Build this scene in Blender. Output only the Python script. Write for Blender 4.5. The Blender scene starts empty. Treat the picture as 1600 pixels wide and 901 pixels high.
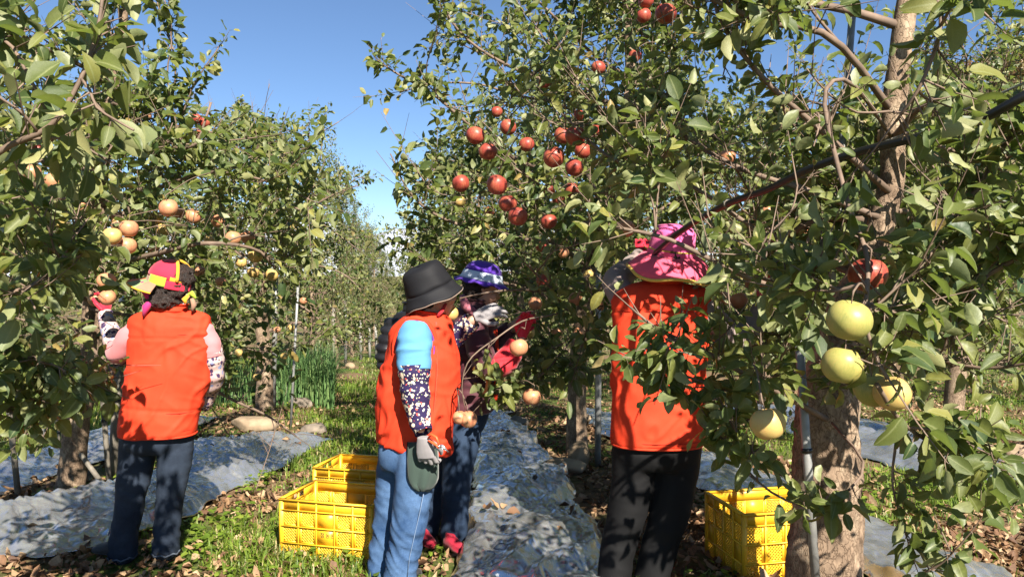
import bpy, bmesh, math, random
import numpy as np
from mathutils import Vector, Matrix

# ------------------------------------------------------------------ camera, sky, sun
SC = bpy.context.scene
F = 1186.0                      # focal length in photo pixels (photo 1600 wide)
CAMZ = 1.5
HOR = 430.0                     # row of the horizon
cam_d = bpy.data.cameras.new('camera')
cam_d.sensor_width = 36.0
cam_d.lens = 36.0 * F / 1600.0
cam_d.shift_y = -(450.5 - HOR) / 1600.0
cam_d.clip_start = 0.05
cam_d.clip_end = 20000
cam = bpy.data.objects.new('camera', cam_d)
SC.collection.objects.link(cam)
cam.location = (0, 0, CAMZ)
cam.rotation_euler = (math.radians(90), 0, 0)
SC.camera = cam

SUN_AZ = 158.0                  # clockwise from the view direction
SUN_EL = 39.0
world = bpy.data.worlds.new('World')
SC.world = world
world.use_nodes = True
wn = world.node_tree
bg = wn.nodes['Background']
sky = wn.nodes.new('ShaderNodeTexSky')
sky.sky_type = 'NISHITA'
sky.sun_disc = False
sky.sun_elevation = math.radians(SUN_EL)
sky.sun_rotation = math.radians(SUN_AZ)
sky.air_density = 1.0
sky.dust_density = 0.1
sky.ozone_density = 5.0
wn.links.new(sky.outputs['Color'], bg.inputs['Color'])
bg.inputs['Strength'].default_value = 0.052
sky.altitude = 1500.0
sd = bpy.data.lights.new('sun', 'SUN')
sd.energy = 5.0
sd.angle = math.radians(0.53)
sd.color = (1.0, 0.93, 0.82)
sun = bpy.data.objects.new('sun', sd)
SC.collection.objects.link(sun)
ca = math.radians(SUN_AZ); ce = math.radians(SUN_EL)
SUNDIR = Vector((math.sin(ca) * math.cos(ce), math.cos(ca) * math.cos(ce), math.sin(ce)))
sun.rotation_euler = SUNDIR.to_track_quat('Z', 'Y').to_euler()
SC.view_settings.view_transform = 'Standard'
SC.view_settings.look = 'None'
SC.view_settings.exposure = 1.56
SC.view_settings.gamma = 1.0
SC.view_settings.use_curve_mapping = False
SC.render.engine = 'CYCLES'
SC.cycles.use_denoising = True
SC.cycles.max_bounces = 6
SC.cycles.transparent_max_bounces = 4
SC.cycles.sample_clamp_indirect = 6.0
SC.cycles.caustics_reflective = False
SC.cycles.caustics_refractive = False

# ------------------------------------------------------------------ helpers
COL = SC.collection
rng = np.random.default_rng(7)
random.seed(7)

def W(px, py, d):
    """photo pixel at depth d -> world point"""
    return np.array([(px - 800.0) / F * d, d, CAMZ - (py - HOR) / F * d])

def link(o, parent=None):
    COL.objects.link(o)
    if parent is not None:
        o.parent = parent
    return o

def tag(o, label=None, cat=None, group=None, kind=None):
    if label: o['label'] = label
    if cat: o['category'] = cat
    if group: o['group'] = group
    if kind: o['kind'] = kind
    return o

def empty(name, loc, rz=0.0):
    o = bpy.data.objects.new(name, None)
    o.empty_display_size = 0.1
    o.location = loc
    o.rotation_euler = (0, 0, rz)
    COL.objects.link(o)
    return o

def mesh_np(name, verts, faces, mats=(), smooth=False, attrs=None, midx=None):
    """faces: list of int arrays (n,k). attrs: dict name->(n,) float per vertex or (n,3) colour"""
    verts = np.asarray(verts, dtype=np.float32)
    me = bpy.data.meshes.new(name)
    me.vertices.add(len(verts))
    me.vertices.foreach_set('co', verts.ravel())
    fl = [np.asarray(f, dtype=np.int32) for f in faces if len(f)]
    if fl:
        loops = np.concatenate([f.ravel() for f in fl])
        tot = np.concatenate([np.full(len(f), f.shape[1], dtype=np.int32) for f in fl])
        start = np.concatenate([[0], np.cumsum(tot)[:-1]]).astype(np.int32)
        me.loops.add(len(loops)); me.polygons.add(len(tot))
        me.loops.foreach_set('vertex_index', loops)
        me.polygons.foreach_set('loop_start', start)
        me.polygons.foreach_set('loop_total', tot)
        if smooth:
            me.polygons.foreach_set('use_smooth', np.ones(len(tot), dtype=bool))
        if midx is not None:
            me.polygons.foreach_set('material_index', np.asarray(midx, dtype=np.int32))
    for m in mats:
        me.materials.append(m)
    if attrs:
        for k, v in attrs.items():
            v = np.asarray(v, dtype=np.float32)
            if v.ndim == 1:
                a = me.attributes.new(k, 'FLOAT', 'POINT'); a.data.foreach_set('value', v)
            else:
                a = me.attributes.new(k, 'FLOAT_COLOR', 'POINT')
                a.data.foreach_set('color', np.c_[v, np.ones(len(v))].astype(np.float32).ravel())
    me.update(calc_edges=True)
    me.validate()
    return me

def obj(name, me, parent=None, off=None):
    o = bpy.data.objects.new(name, me)
    if off is not None: o.location = off
    return link(o, parent)

def unit(v):
    v = np.asarray(v, float)
    return v / (np.linalg.norm(v, axis=-1, keepdims=True) + 1e-9)

def _hash(i, j, k, s):
    h = (i * 374761393 + j * 668265263 + k * 2147483647 + s * 974711) & 0xFFFFFFFF
    h = ((h ^ (h >> 13)) * 1274126177) & 0xFFFFFFFF
    h = h ^ (h >> 16)
    return (h & 0xFFFFFF) / float(0xFFFFFF) * 2 - 1

def vnoise(p, s=0):
    """value noise in -1..1, p (n,3)"""
    p = np.asarray(p, float)
    if p.shape[1] == 2: p = np.c_[p, np.zeros(len(p))]
    b = np.floor(p).astype(np.int64); f = p - b
    u = f * f * (3 - 2 * f)
    r = 0
    for dx in (0, 1):
        wx = u[:, 0] if dx else 1 - u[:, 0]
        for dy in (0, 1):
            wy = u[:, 1] if dy else 1 - u[:, 1]
            for dz in (0, 1):
                wz = u[:, 2] if dz else 1 - u[:, 2]
                r = r + wx * wy * wz * _hash(b[:, 0] + dx, b[:, 1] + dy, b[:, 2] + dz, s)
    return r

def fbm(p, s=0, oct=4):
    p = np.asarray(p, float); r = 0; a = 1.0; t = 0
    for o in range(oct):
        r = r + a * vnoise(p * (2.03 ** o) + 17.3 * o, s + o); t += a; a *= 0.5
    return r / t

def xr(y): return 1.2 - 0.165 * (np.asarray(y, float) - 2.9)         # line of the right tree row
def xl(y):
    y = np.asarray(y, float)
    return -2.84 - 0.05 * (y - 5) - 0.06 * np.maximum(0, y - 11)      # line of the left tree row

def H(x, y):
    """height of the ground"""
    x = np.asarray(x, float); y = np.asarray(y, float)
    t = np.clip(y - 4, 0, None)
    h = -0.045 * t * (1 - np.exp(-t / 2.0))
    h = np.maximum(h, -2.6)
    near = np.exp(-np.maximum(0, y - 20) / 12)
    h = h + near * (0.10 * np.exp(-((x - xr(y)) / 0.6) ** 2) + 0.09 * np.exp(-((x - xl(y)) / 0.7) ** 2))
    h = h + 0.07 * np.exp(-((x - xr(y) + 0.98) / 0.34) ** 2) * np.clip((9 - y) / 3, 0, 1)
    sh = np.broadcast(x, y).shape
    q = np.stack([np.broadcast_to(x, sh).ravel(), np.broadcast_to(y, sh).ravel()], 1)
    n = fbm(q * 1.3, 3, 3).reshape(sh) * 0.02
    return h + n * near

def gp(px, py):
    """photo pixel -> point on the ground"""
    lo, hi = 1.0, 60.0
    for _ in range(40):
        m = 0.5 * (lo + hi); p = W(px, py, m)
        if p[2] > float(H(p[0], p[1])): lo = m
        else: hi = m
    return W(px, py, lo)

# ------------------------------------------------------------------ tubes, lofts, remesh
def tube_vf(pts, rad, n=8, cap=True, squash=None):
    """tube along pts with radii; returns verts, quads, tris"""
    pts = np.asarray(pts, float); m = len(pts)
    rad = np.broadcast_to(np.asarray(rad, float), (m,)) if np.ndim(rad) < 2 else np.asarray(rad, float)
    tan = np.gradient(pts, axis=0); tan = unit(tan)
    ref = np.array([0, 0, 1.0]) if abs(tan[0][2]) < 0.9 else np.array([1.0, 0, 0])
    nrm = unit(np.cross(tan[0], ref)); N = [nrm]
    for i in range(1, m):
        v = N[-1] - tan[i] * np.dot(N[-1], tan[i])
        N.append(unit(v))
    N = np.array(N); B = np.cross(tan, N)
    a = np.linspace(0, 2 * np.pi, n, endpoint=False)
    if rad.ndim == 1:
        V = pts[:, None, :] + rad[:, None, None] * (np.cos(a)[None, :, None] * N[:, None, :] + np.sin(a)[None, :, None] * B[:, None, :])
    else:
        V = pts[:, None, :] + (rad[:, 0, None, None] * np.cos(a)[None, :, None] * N[:, None, :] + rad[:, 1, None, None] * np.sin(a)[None, :, None] * B[:, None, :])
    V = V.reshape(-1, 3)
    i = np.arange(m - 1)[:, None] * n; j = np.arange(n)[None, :]; k = (j + 1) % n
    Q = np.stack([i + j, i + k, i + n + k, i + n + j], -1).reshape(-1, 4)
    T = np.zeros((0, 3), int)
    if cap:
        c0, c1 = len(V), len(V) + 1
        V = np.vstack([V, pts[0] - 0 * tan[0], pts[-1]])
        j = np.arange(n); k = (j + 1) % n
        T = np.vstack([np.stack([k, j, np.full(n, c0)], 1), np.stack([(m - 1) * n + j, (m - 1) * n + k, np.full(n, c1)], 1)])
    return V, Q, T

class Bag:
    """collects verts / quads / tris of several pieces of ONE part"""
    def __init__(s): s.v = []; s.q = []; s.t = []; s.n = 0
    def add(s, V, Q=None, T=None):
        V = np.asarray(V, float)
        s.v.append(V)
        if Q is not None and len(Q): s.q.append(np.asarray(Q) + s.n)
        if T is not None and len(T): s.t.append(np.asarray(T) + s.n)
        s.n += len(V); return s
    def tube(s, pts, rad, n=8, cap=True): return s.add(*tube_vf(pts, rad, n, cap))
    def box(s, c, size, R=None):
        x, y, z = np.array(size) / 2.0
        V = np.array([[-x,-y,-z],[x,-y,-z],[x,y,-z],[-x,y,-z],[-x,-y,z],[x,-y,z],[x,y,z],[-x,y,z]])
        if R is not None: V = V @ np.asarray(R).T
        Q = [[0,3,2,1],[4,5,6,7],[0,1,5,4],[1,2,6,5],[2,3,7,6],[3,0,4,7]]
        return s.add(V + np.array(c), Q)
    def loft(s, rings, cap=True):
        """rings (m,n,3)"""
        R = np.asarray(rings, float); m, n = R.shape[:2]
        V = R.reshape(-1, 3)
        i = np.arange(m - 1)[:, None] * n; j = np.arange(n)[None, :]; k = (j + 1) % n
        Q = np.stack([i + j, i + k, i + n + k, i + n + j], -1).reshape(-1, 4); T = None
        if cap:
            V = np.vstack([V, R[0].mean(0), R[-1].mean(0)]); c0 = m * n
            j = np.arange(n); k = (j + 1) % n
            T = np.vstack([np.stack([k, j, np.full(n, c0)], 1), np.stack([(m - 1) * n + j, (m - 1) * n + k, np.full(n, c0 + 1)], 1)])
        return s.add(V, Q, T)
    def arrays(s):
        return np.vstack(s.v), [f for f in ((np.vstack(s.q) if s.q else []), (np.vstack(s.t) if s.t else [])) if len(f)]
    def mesh(s, name, mats=(), smooth=False, attrs=None):
        V, Fc = s.arrays(); return mesh_np(name, V, Fc, mats, smooth, attrs)

def ellipsoid_vf(c, r, nu=16, nv=10, R=None):
    u = np.linspace(0, 2 * np.pi, nu, endpoint=False); v = np.linspace(0.12, np.pi - 0.12, nv)
    rings = np.stack([np.sin(v)[:, None] * np.cos(u)[None], np.sin(v)[:, None] * np.sin(u)[None], np.cos(v)[:, None] * np.ones(nu)[None]], -1)
    rings = rings[::-1] * np.asarray(r, float)
    if R is not None: rings = rings @ np.asarray(R).T
    return rings + np.asarray(c, float)

def remesh(bag, voxel=0.012, smooth_it=4):
    """union of closed pieces -> one continuous surface (verts, faces)"""
    me = bag.mesh('tmp')
    o = bpy.data.objects.new('tmp', me); COL.objects.link(o)
    m = o.modifiers.new('r', 'REMESH'); m.mode = 'VOXEL'; m.voxel_size = voxel
    if smooth_it:
        s = o.modifiers.new('s', 'SMOOTH'); s.factor = 0.5; s.iterations = smooth_it
    dg = bpy.context.evaluated_depsgraph_get()
    e = o.evaluated_get(dg); m2 = e.to_mesh()
    V = np.empty(len(m2.vertices) * 3, np.float32); m2.vertices.foreach_get('co', V); V = V.reshape(-1, 3).astype(float)
    Nn = np.empty(len(m2.vertices) * 3, np.float32); m2.vertices.foreach_get('normal', Nn); Nn = Nn.reshape(-1, 3).astype(float)
    Fq = np.array([list(p.vertices) for p in m2.polygons if len(p.vertices) == 4], int)
    Ft = np.array([list(p.vertices) for p in m2.polygons if len(p.vertices) == 3], int)
    e.to_mesh_clear()
    bpy.data.objects.remove(o); bpy.data.meshes.remove(me)
    return V, Nn, [f for f in (Fq, Ft) if len(f)]

def rot_between(a, b):
    return np.array(Vector(a).rotation_difference(Vector(b)).to_matrix())

def spline(pts, n):
    """Catmull-Rom through pts (k,d) -> (n,d)"""
    P = np.asarray(pts, float); k = len(P)
    if k == 2: 
        t = np.linspace(0, 1, n)[:, None]; return P[0] * (1 - t) + P[1] * t
    E = np.vstack([2 * P[0] - P[1], P, 2 * P[-1] - P[-2]])
    t = np.linspace(0, k - 1 - 1e-6, n); i = t.astype(int); f = (t - i)[:, None]
    p0, p1, p2, p3 = E[i], E[i + 1], E[i + 2], E[i + 3]
    return 0.5 * ((2 * p1) + (-p0 + p2) * f + (2 * p0 - 5 * p1 + 4 * p2 - p3) * f ** 2 + (-p0 + 3 * p1 - 3 * p2 + p3) * f ** 3)

# ------------------------------------------------------------------ materials
def mat(name):
    m = bpy.data.materials.new(name); m.use_nodes = True
    nt = m.node_tree; b = nt.nodes['Principled BSDF']
    return m, nt, b

def N(nt, t, **kw):
    n = nt.nodes.new(t)
    for k, v in kw.items():
        if k.startswith('i_'):
            n.inputs[k[2:].replace('_', ' ')].default_value = v
        else: setattr(n, k, v)
    return n

def ramp(nt, fac, stops, interp='LINEAR'):
    r = nt.nodes.new('ShaderNodeValToRGB'); r.color_ramp.interpolation = interp
    e = r.color_ramp.elements
    while len(e) < len(stops): e.new(0.5)
    for el, (p, c) in zip(e, stops):
        el.position = p; el.color = (*c, 1) if len(c) == 3 else c
    if fac is not None: nt.links.new(fac, r.inputs['Fac'])
    return r

def noise(nt, scale, detail=4, rough=0.6, vec=None, dist=0.0):
    n = nt.nodes.new('ShaderNodeTexNoise'); n.inputs['Scale'].default_value = scale
    n.inputs['Detail'].default_value = detail; n.inputs['Roughness'].default_value = rough
    n.inputs['Distortion'].default_value = dist
    if vec is None:
        t = nt.nodes.new('ShaderNodeTexCoord'); vec = t.outputs['Object']
    nt.links.new(vec, n.inputs['Vector']); return n

def bump(nt, b, height, strength=0.3, dist=0.01):
    n = nt.nodes.new('ShaderNodeBump'); n.inputs['Strength'].default_value = strength; n.inputs['Distance'].default_value = dist
    nt.links.new(height, n.inputs['Height']); nt.links.new(n.outputs['Normal'], b.inputs['Normal']); return n

def mixc(nt, fac, a, c, mode='MIX'):
    m = nt.nodes.new('ShaderNodeMix'); m.data_type = 'RGBA'; m.blend_type = mode
    for s, v in ((0, fac), (6, a), (7, c)):
        if hasattr(v, 'links'): nt.links.new(v, m.inputs[s])
        elif s == 0: m.inputs[0].default_value = v
        else: m.inputs[s].default_value = (*v, 1)
    return m.outputs[2]

def plain(name, col, rough=0.6, var=0.25, scale=30, spec=0.3, bmp=0.0, bscale=200, metal=0.0, sheen=0.0):
    m, nt, b = mat(name)
    n = noise(nt, scale)
    lo = tuple(c * (1 - var) for c in col); hi = tuple(min(1, c * (1 + var)) for c in col)
    r = ramp(nt, n.outputs['Fac'], [(0.3, lo), (0.7, hi)])
    nt.links.new(r.outputs[0], b.inputs['Base Color'])
    b.inputs['Roughness'].default_value = rough; b.inputs['Specular IOR Level'].default_value = spec
    b.inputs['Metallic'].default_value = metal
    if sheen: b.inputs['Sheen Weight'].default_value = sheen
    if bmp:
        n2 = noise(nt, bscale, 3); bump(nt, b, n2.outputs['Fac'], bmp, 0.005)
    return m

def leaf_material(name, top, under, trans, dry=None, tw=0.30, rough=0.46):
    """two-sided leaf: glossy top, pale downy underside, light let through"""
    m, nt, b = mat(name)
    at = N(nt, 'ShaderNodeAttribute', attribute_name='rnd')
    r1 = ramp(nt, at.outputs['Fac'], top)
    r2 = ramp(nt, at.outputs['Fac'], under)
    geo = N(nt, 'ShaderNodeNewGeometry')
    nz = noise(nt, 60, 3)
    c = mixc(nt, geo.outputs['Backfacing'], r1.outputs[0], r2.outputs[0])
    rb = N(nt, 'ShaderNodeAttribute', attribute_name='rib')
    vein = ramp(nt, rb.outputs['Fac'], [(0.86, (0, 0, 0)), (0.95, (0.55, 0.55, 0.55))])
    c = mixc(nt, vein.outputs[0], c, (0.26, 0.28, 0.12))
    mm = ramp(nt, nz.outputs['Fac'], [(0.3, (0.68, 0.68, 0.68)), (0.7, (1.2, 1.2, 1.2))])
    c = mixc(nt, 1.0, c, mm.outputs[0], 'MULTIPLY')
    nt.links.new(c, b.inputs['Base Color'])
    b.inputs['Roughness'].default_value = rough
    b.inputs['Specular IOR Level'].default_value = 0.36
    bump(nt, b, nz.outputs['Fac'], 0.25, 0.004)
    t = N(nt, 'ShaderNodeBsdfTranslucent'); t.inputs['Color'].default_value = (*trans, 1)
    mx = N(nt, 'ShaderNodeMixShader'); mx.inputs[0].default_value = tw
    nt.links.new(b.outputs[0], mx.inputs[1]); nt.links.new(t.outputs[0], mx.inputs[2])
    nt.links.new(mx.outputs[0], nt.nodes['Material Output'].inputs['Surface'])
    return m

M = {}
M['leaf'] = leaf_material('apple_leaf',
    [(0.0, (0.036, 0.066, 0.022)), (0.4, (0.086, 0.112, 0.028)), (0.75, (0.155, 0.166, 0.040)), (0.96, (0.25, 0.23, 0.06)), (1.0, (0.28, 0.17, 0.06))],
    [(0.0, (0.16, 0.19, 0.085)), (0.6, (0.24, 0.25, 0.11)), (0.95, (0.33, 0.31, 0.13)), (1.0, (0.30, 0.20, 0.09))], (0.22, 0.30, 0.05))
M['far_leaf'] = M['leaf']

def bark_material(name, c0, c1, c2, sc=9, bs=0.7):
    m, nt, b = mat(name)
    tc = N(nt, 'ShaderNodeTexCoord'); mp = N(nt, 'ShaderNodeMapping'); mp.inputs['Scale'].default_value = (1, 1, 0.55)
    nt.links.new(tc.outputs['Object'], mp.inputs['Vector'])
    v = N(nt, 'ShaderNodeTexVoronoi'); v.inputs['Scale'].default_value = sc * 4.5; v.feature = 'DISTANCE_TO_EDGE'
    n0 = noise(nt, sc * 2, 4, 0.6, mp.outputs[0])
    mv = mixc(nt, 0.12, mp.outputs[0], n0.outputs['Color'], 'ADD')
    nt.links.new(mv, v.inputs['Vector'])
    n1 = noise(nt, sc * 1.4, 6, 0.7, mp.outputs[0])
    r = ramp(nt, n1.outputs['Fac'], [(0.25, c0), (0.5, c1), (0.75, c2)])
    cr = ramp(nt, v.outputs['Distance'], [(0.0, (0.55, 0.52, 0.5)), (0.10, (1, 1, 1))])
    c = mixc(nt, 1.0, r.outputs[0], cr.outputs[0], 'MULTIPLY')
    nt.links.new(c, b.inputs['Base Color']); b.inputs['Roughness'].default_value = 0.9; b.inputs['Specular IOR Level'].default_value = 0.15
    h = mixc(nt, 0.5, cr.outputs[0], n1.outputs['Color'])
    bump(nt, b, h, bs, 0.012)
    return m
M['bark'] = bark_material('apple_bark', (0.06, 0.04, 0.028), (0.22, 0.155, 0.105), (0.44, 0.345, 0.24))
M['young_bark'] = bark_material('young_bark', (0.17, 0.115, 0.075), (0.26, 0.18, 0.12), (0.34, 0.25, 0.165), 5, 0.25)
M['twig'] = plain('twig_bark', (0.155, 0.108, 0.078), 0.7, 0.3, 14)

# ------------------------------------------------------------------ leaves and trees
TEMPL = {
    3: (np.array([0, .11, .32, .58, .80, .93, 1.0]), np.array([0, .19, .315, .32, .225, .095, 0])),
    2: (np.array([0, .26, .68, 1.0]), np.array([0, .30, .31, 0])),
    1: (np.array([0, .45, 1.0]), np.array([0, .34, 0])),
}

def leaf_template(detail):
    """u (across), v (along), faces of one leaf: a midrib and two wings"""
    v, w = TEMPL[detail]; m = len(v)
    U = [0.0]; Vv = [0.0]; rows = [(0, 0, 0)]
    for i in range(1, m - 1):
        k = len(U)
        U += [-w[i], 0.0, w[i]]; Vv += [v[i]] * 3
        rows.append((k, k + 1, k + 2))
    U.append(0.0); Vv.append(1.0); rows.append((len(U) - 1,) * 3)
    Q, T = [], []
    for a, b in zip(rows[:-1], rows[1:]):
        for s in (0, 1):
            f = [a[s], a[s + 1], b[s + 1], b[s]]
            g = []
            for x in f:
                if x not in g: g.append(x)
            (Q if len(g) == 4 else T).append(g)
    return np.array(U), np.array(Vv), np.array(Q, int).reshape(-1, 4), np.array(T, int).reshape(-1, 3)

LASTRIB = [None]
def leaf_arrays(lf, detail):
    """lf: dict with base, axis, nrm, L, fold, curl, rnd, wid -> V, faces, rnd"""
    U, Vv, Q, T = leaf_template(detail)
    n = len(lf['L']); k = len(U)
    ax, nr = lf['axis'], lf['nrm']; sd = np.cross(ax, nr)
    L = lf['L'][:, None]
    u = U[None] * lf['wid'][:, None]; v = np.broadcast_to(Vv[None], (n, k))
    w = lf['fold'][:, None] * np.abs(U)[None] + 0.05 * np.sin(v * 9 + lf['rnd'][:, None] * 40 + np.sign(U)[None] * 1.3) * np.abs(U)[None] * 3 - lf['curl'][:, None] * v ** 2 + lf['twist'][:, None] * U[None] * v
    P = lf['base'][:, None, :] + L[..., None] * (v[..., None] * ax[:, None] + u[..., None] * sd[:, None] + w[..., None] * nr[:, None])
    off = (np.arange(n) * k)[:, None, None]
    fs = [(Q[None] + off).reshape(-1, 4), (T[None] + off).reshape(-1, 3)]
    LASTRIB[0] = np.tile((np.abs(U) < 1e-6).astype(float), n)
    return P.reshape(-1, 3), fs, np.repeat(lf['rnd'], k)

KEEP = ('base', 'axis', 'nrm', 'L', 'fold', 'curl', 'twist', 'rnd', 'wid')
def lf_take(lf, m): return {k: lf[k][m] for k in KEEP}
def lf_cat(ls): return {k: np.concatenate([l[k] for l in ls]) for k in KEEP}

def shoot_leaves(base, dr, ln, g, spacing=0.027, size=(0.046, 0.094), petiole=0.022, droop=0.35, yellow=0.0):
    """leaves set spirally along n shoots"""
    n = len(ln)
    cnt = np.maximum(5, (ln / spacing).astype(int))
    idx = np.repeat(np.arange(n), cnt)
    j = np.concatenate([np.arange(c) for c in cnt])
    t = (j + 0.6) / cnt[idx]
    up = np.array([0, 0, 1.0])
    d = dr[idx]
    bend = 0.18 * (t ** 2)[:, None] * ln[idx][:, None] * up * 0.6
    pos = base[idx] + d * (t * ln[idx])[:, None] + bend
    ref = np.where(np.abs(d[:, 2:3]) < 0.9, up[None], np.array([[1.0, 0, 0]]))
    e1 = unit(np.cross(d, ref)); e2 = np.cross(d, e1)
    ph = j * 2.399 + g.uniform(0, 6.28, n)[idx]
    rad = e1 * np.cos(ph)[:, None] + e2 * np.sin(ph)[:, None]
    N_ = len(idx)
    tip = (t > 0.8)[:, None]
    ax = unit(d * np.where(tip, 0.9, 0.45) + rad * 0.85 - up * (droop * g.uniform(0.2, 1.5, N_))[:, None] + g.normal(0, 0.18, (N_, 3)))
    lit = np.array(SUNDIR) * np.where(g.random(N_) < 0.27, -0.7, 0.75)[:, None]      # blades turn to the light, some show their underside
    nr = up * 0.30 + d * 0.25 + lit + g.normal(0, 0.42, (N_, 3))
    nr = unit(nr - ax * np.sum(nr * ax, 1, keepdims=True))
    L = g.uniform(size[0], size[1], N_) * np.where(t > 0.85, 0.7, 1.0) * np.where(t < 0.15, 0.8, 1)
    rnd = np.clip(g.beta(2.0, 2.6, N_) + g.normal(0, 0.10, n)[idx] + yellow, 0, 0.95)
    rnd = np.where(g.random(N_) < 0.012, 0.985, rnd)
    return dict(base=pos + ax * petiole, axis=ax, nrm=nr, L=L, fold=g.uniform(0.1, 0.85, N_), curl=g.uniform(-0.1, 0.6, N_),
                twist=g.normal(0, 0.5, N_), rnd=rnd, wid=g.uniform(0.56, 0.88, N_)), pos, ax, petiole, idx

def twig_tubes(bag, base, dr, ln, r=0.0028, n=3):
    """thin tapered shoots, all as one vectorised set"""
    m = len(ln); a = np.arange(n) * 2 * np.pi / n
    up = np.array([0, 0, 1.0])
    ref = np.where(np.abs(dr[:, 2:3]) < 0.9, up[None], np.array([[1.0, 0, 0]]))
    e1 = unit(np.cross(dr, ref)); e2 = np.cross(dr, e1)
    V = []
    for t, rr in ((0, 1.0), (0.5, 0.75), (1.0, 0.35)):
        c = base + dr * (t * ln)[:, None] + 0.108 * t * t * ln[:, None] * up
        V.append(c[:, None] + r * rr * (np.cos(a)[None, :, None] * e1[:, None] + np.sin(a)[None, :, None] * e2[:, None]))
    V = np.stack(V, 1).reshape(-1, 3)
    off = (np.arange(m) * 3 * n)[:, None, None]
    q = []
    for s in range(2):
        for j in range(n):
            k = (j + 1) % n; q.append([s * n + j, s * n + k, (s + 1) * n + k, (s + 1) * n + j])
    bag.add(V, (np.array(q)[None] + off).reshape(-1, 4))

def petiole_tris(bag, pos, ax, pet):
    sd = unit(np.cross(ax, np.array([0.3, 0.2, 0.9])))
    n = len(pos); V = np.stack([pos - sd * 0.0011, pos + sd * 0.0011, pos + ax * (pet + 0.004) + sd * 0.0008, pos + ax * (pet + 0.004) - sd * 0.0008], 1).reshape(-1, 3)
    bag.add(V, np.arange(n * 4).reshape(-1, 4))

def branch_path(p0, d0, ln, g, n=7, wob=0.22, up=0.0):
    P = [np.array(p0, float)]; d = unit(d0)
    for i in range(n - 1):
        d = unit(d + g.normal(0, wob, 3) + np.array([0, 0, up]))
        P.append(P[-1] + d * ln / (n - 1))
    return np.array(P)

class Grow:
    """a tree being grown: limbs (each its own bag of wood) and the shoots on them"""
    def __init__(s, seed, dens=1.0): s.dens = dens; s.free = set(); s.g = np.random.default_rng(seed); s.limbs = []; s.sb = []; s.sd = []; s.sl = []; s.si = []
    def limb(s, path, r0, r1, nsec, nshoot, seclen=(0.25, 0.7), shoot=(0.10, 0.38), outward=None, secshoot=5, upb=0.45, tmin=0.12, free=False):
        g = s.g; bag = Bag(); i = len(s.limbs)
        if free: s.free.add(i)
        P = spline(path, max(8, len(path) * 3)); t = np.linspace(0, 1, len(P))
        bag.tube(P, r0 + (r1 - r0) * t ** 0.8, 8 if r0 > 0.02 else 6)
        tang = unit(np.gradient(P, axis=0))
        def put(Pa, Ta, k, r):
            q = g.uniform(tmin, 1, k) ** 0.8 * (len(Pa) - 1.001); a = q.astype(int); f = (q - a)[:, None]
            b = Pa[a] * (1 - f) + Pa[a + 1] * f
            d = unit(Ta[a] * 0.55 + g.normal(0, 0.55, (k, 3)) + np.array([0, 0, upb]))
            ln = g.uniform(shoot[0], shoot[1], k) * g.choice([0.3, 0.6, 1, 1, 1.35], k)
            s.sb.append(b); s.sd.append(d); s.sl.append(ln); s.si.append(np.full(k, i))
        put(P, tang, max(1, int(nshoot * s.dens)), r0)
        # end shoot
        s.sb.append(P[-1:]); s.sd.append(tang[-1:]); s.sl.append(np.array([shoot[1]])); s.si.append(np.array([i]))
        for _ in range(nsec):
            q = g.uniform(0.15, 0.95) * (len(P) - 1); a = int(q)
            d = unit(tang[a] * 0.5 + g.normal(0, 0.6, 3) + np.array([0, 0, 0.12]))
            ln = g.uniform(*seclen)
            S = spline(branch_path(P[a], d, ln, g, 5, 0.2, g.uniform(-0.12, 0.15)), 9)
            if not (thin_out(S[4:9:2], g, 0.1).all() and sky_free(S[2:]).all()): continue
            rr = max(0.0035, (r0 + (r1 - r0) * t[a]) * 0.5); bag.tube(S, np.linspace(rr, 0.0025, 9), 5)
            put(S, unit(np.gradient(S, axis=0)), max(1, int(secshoot * s.dens)), rr)
        s.limbs.append(bag)
    def shoots(s):
        return np.vstack(s.sb), np.vstack(s.sd), np.concatenate(s.sl), np.concatenate(s.si)

def proj(p):
    d = np.maximum(p[:, 1], 0.05)
    return 800 + p[:, 0] / d * F, HOR + (CAMZ - p[:, 2]) / d * F, d

CLEAR = []          # (px, py, rx, ry, depth): pickers and fruit keep the leaves in front of them thin
def thin_out(pos, g, keep=0.06):
    x, y, d = proj(pos); m = np.ones(len(pos), bool)
    for (cx, cy, rx, ry, dm) in CLEAR:
        h = (((x - cx) / rx) ** 2 + ((y - cy) / ry) ** 2 < 1) & (d < dm + 0.1)
        m &= ~h | (g.random(len(pos)) < keep)
    return m

def sky_free(P):
    x, y, d = proj(P); m = np.ones(len(P), bool)
    for (cx, cy, rx, ry, dm) in CLEAR:
        if dm >= 12: m &= ((x - cx) / (rx * 1.15)) ** 2 + ((y - cy) / (ry * 1.15)) ** 2 > 1
    return m | (P[:, 1] < 0.5)

SUNGAPS = []        # (point, radius, share kept): openings in the crowns where sun reaches through
def sun_gap(pos, g):
    m = np.ones(len(pos), bool); s = np.array(SUNDIR)
    for (p, r, keep) in SUNGAPS:
        v = pos - np.asarray(p); t = v @ s; dist = np.linalg.norm(v - t[:, None] * s, axis=1)
        m &= ~((t > 0.12) & (dist < r)) | (g.random(len(pos)) < keep)
    return m

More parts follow.
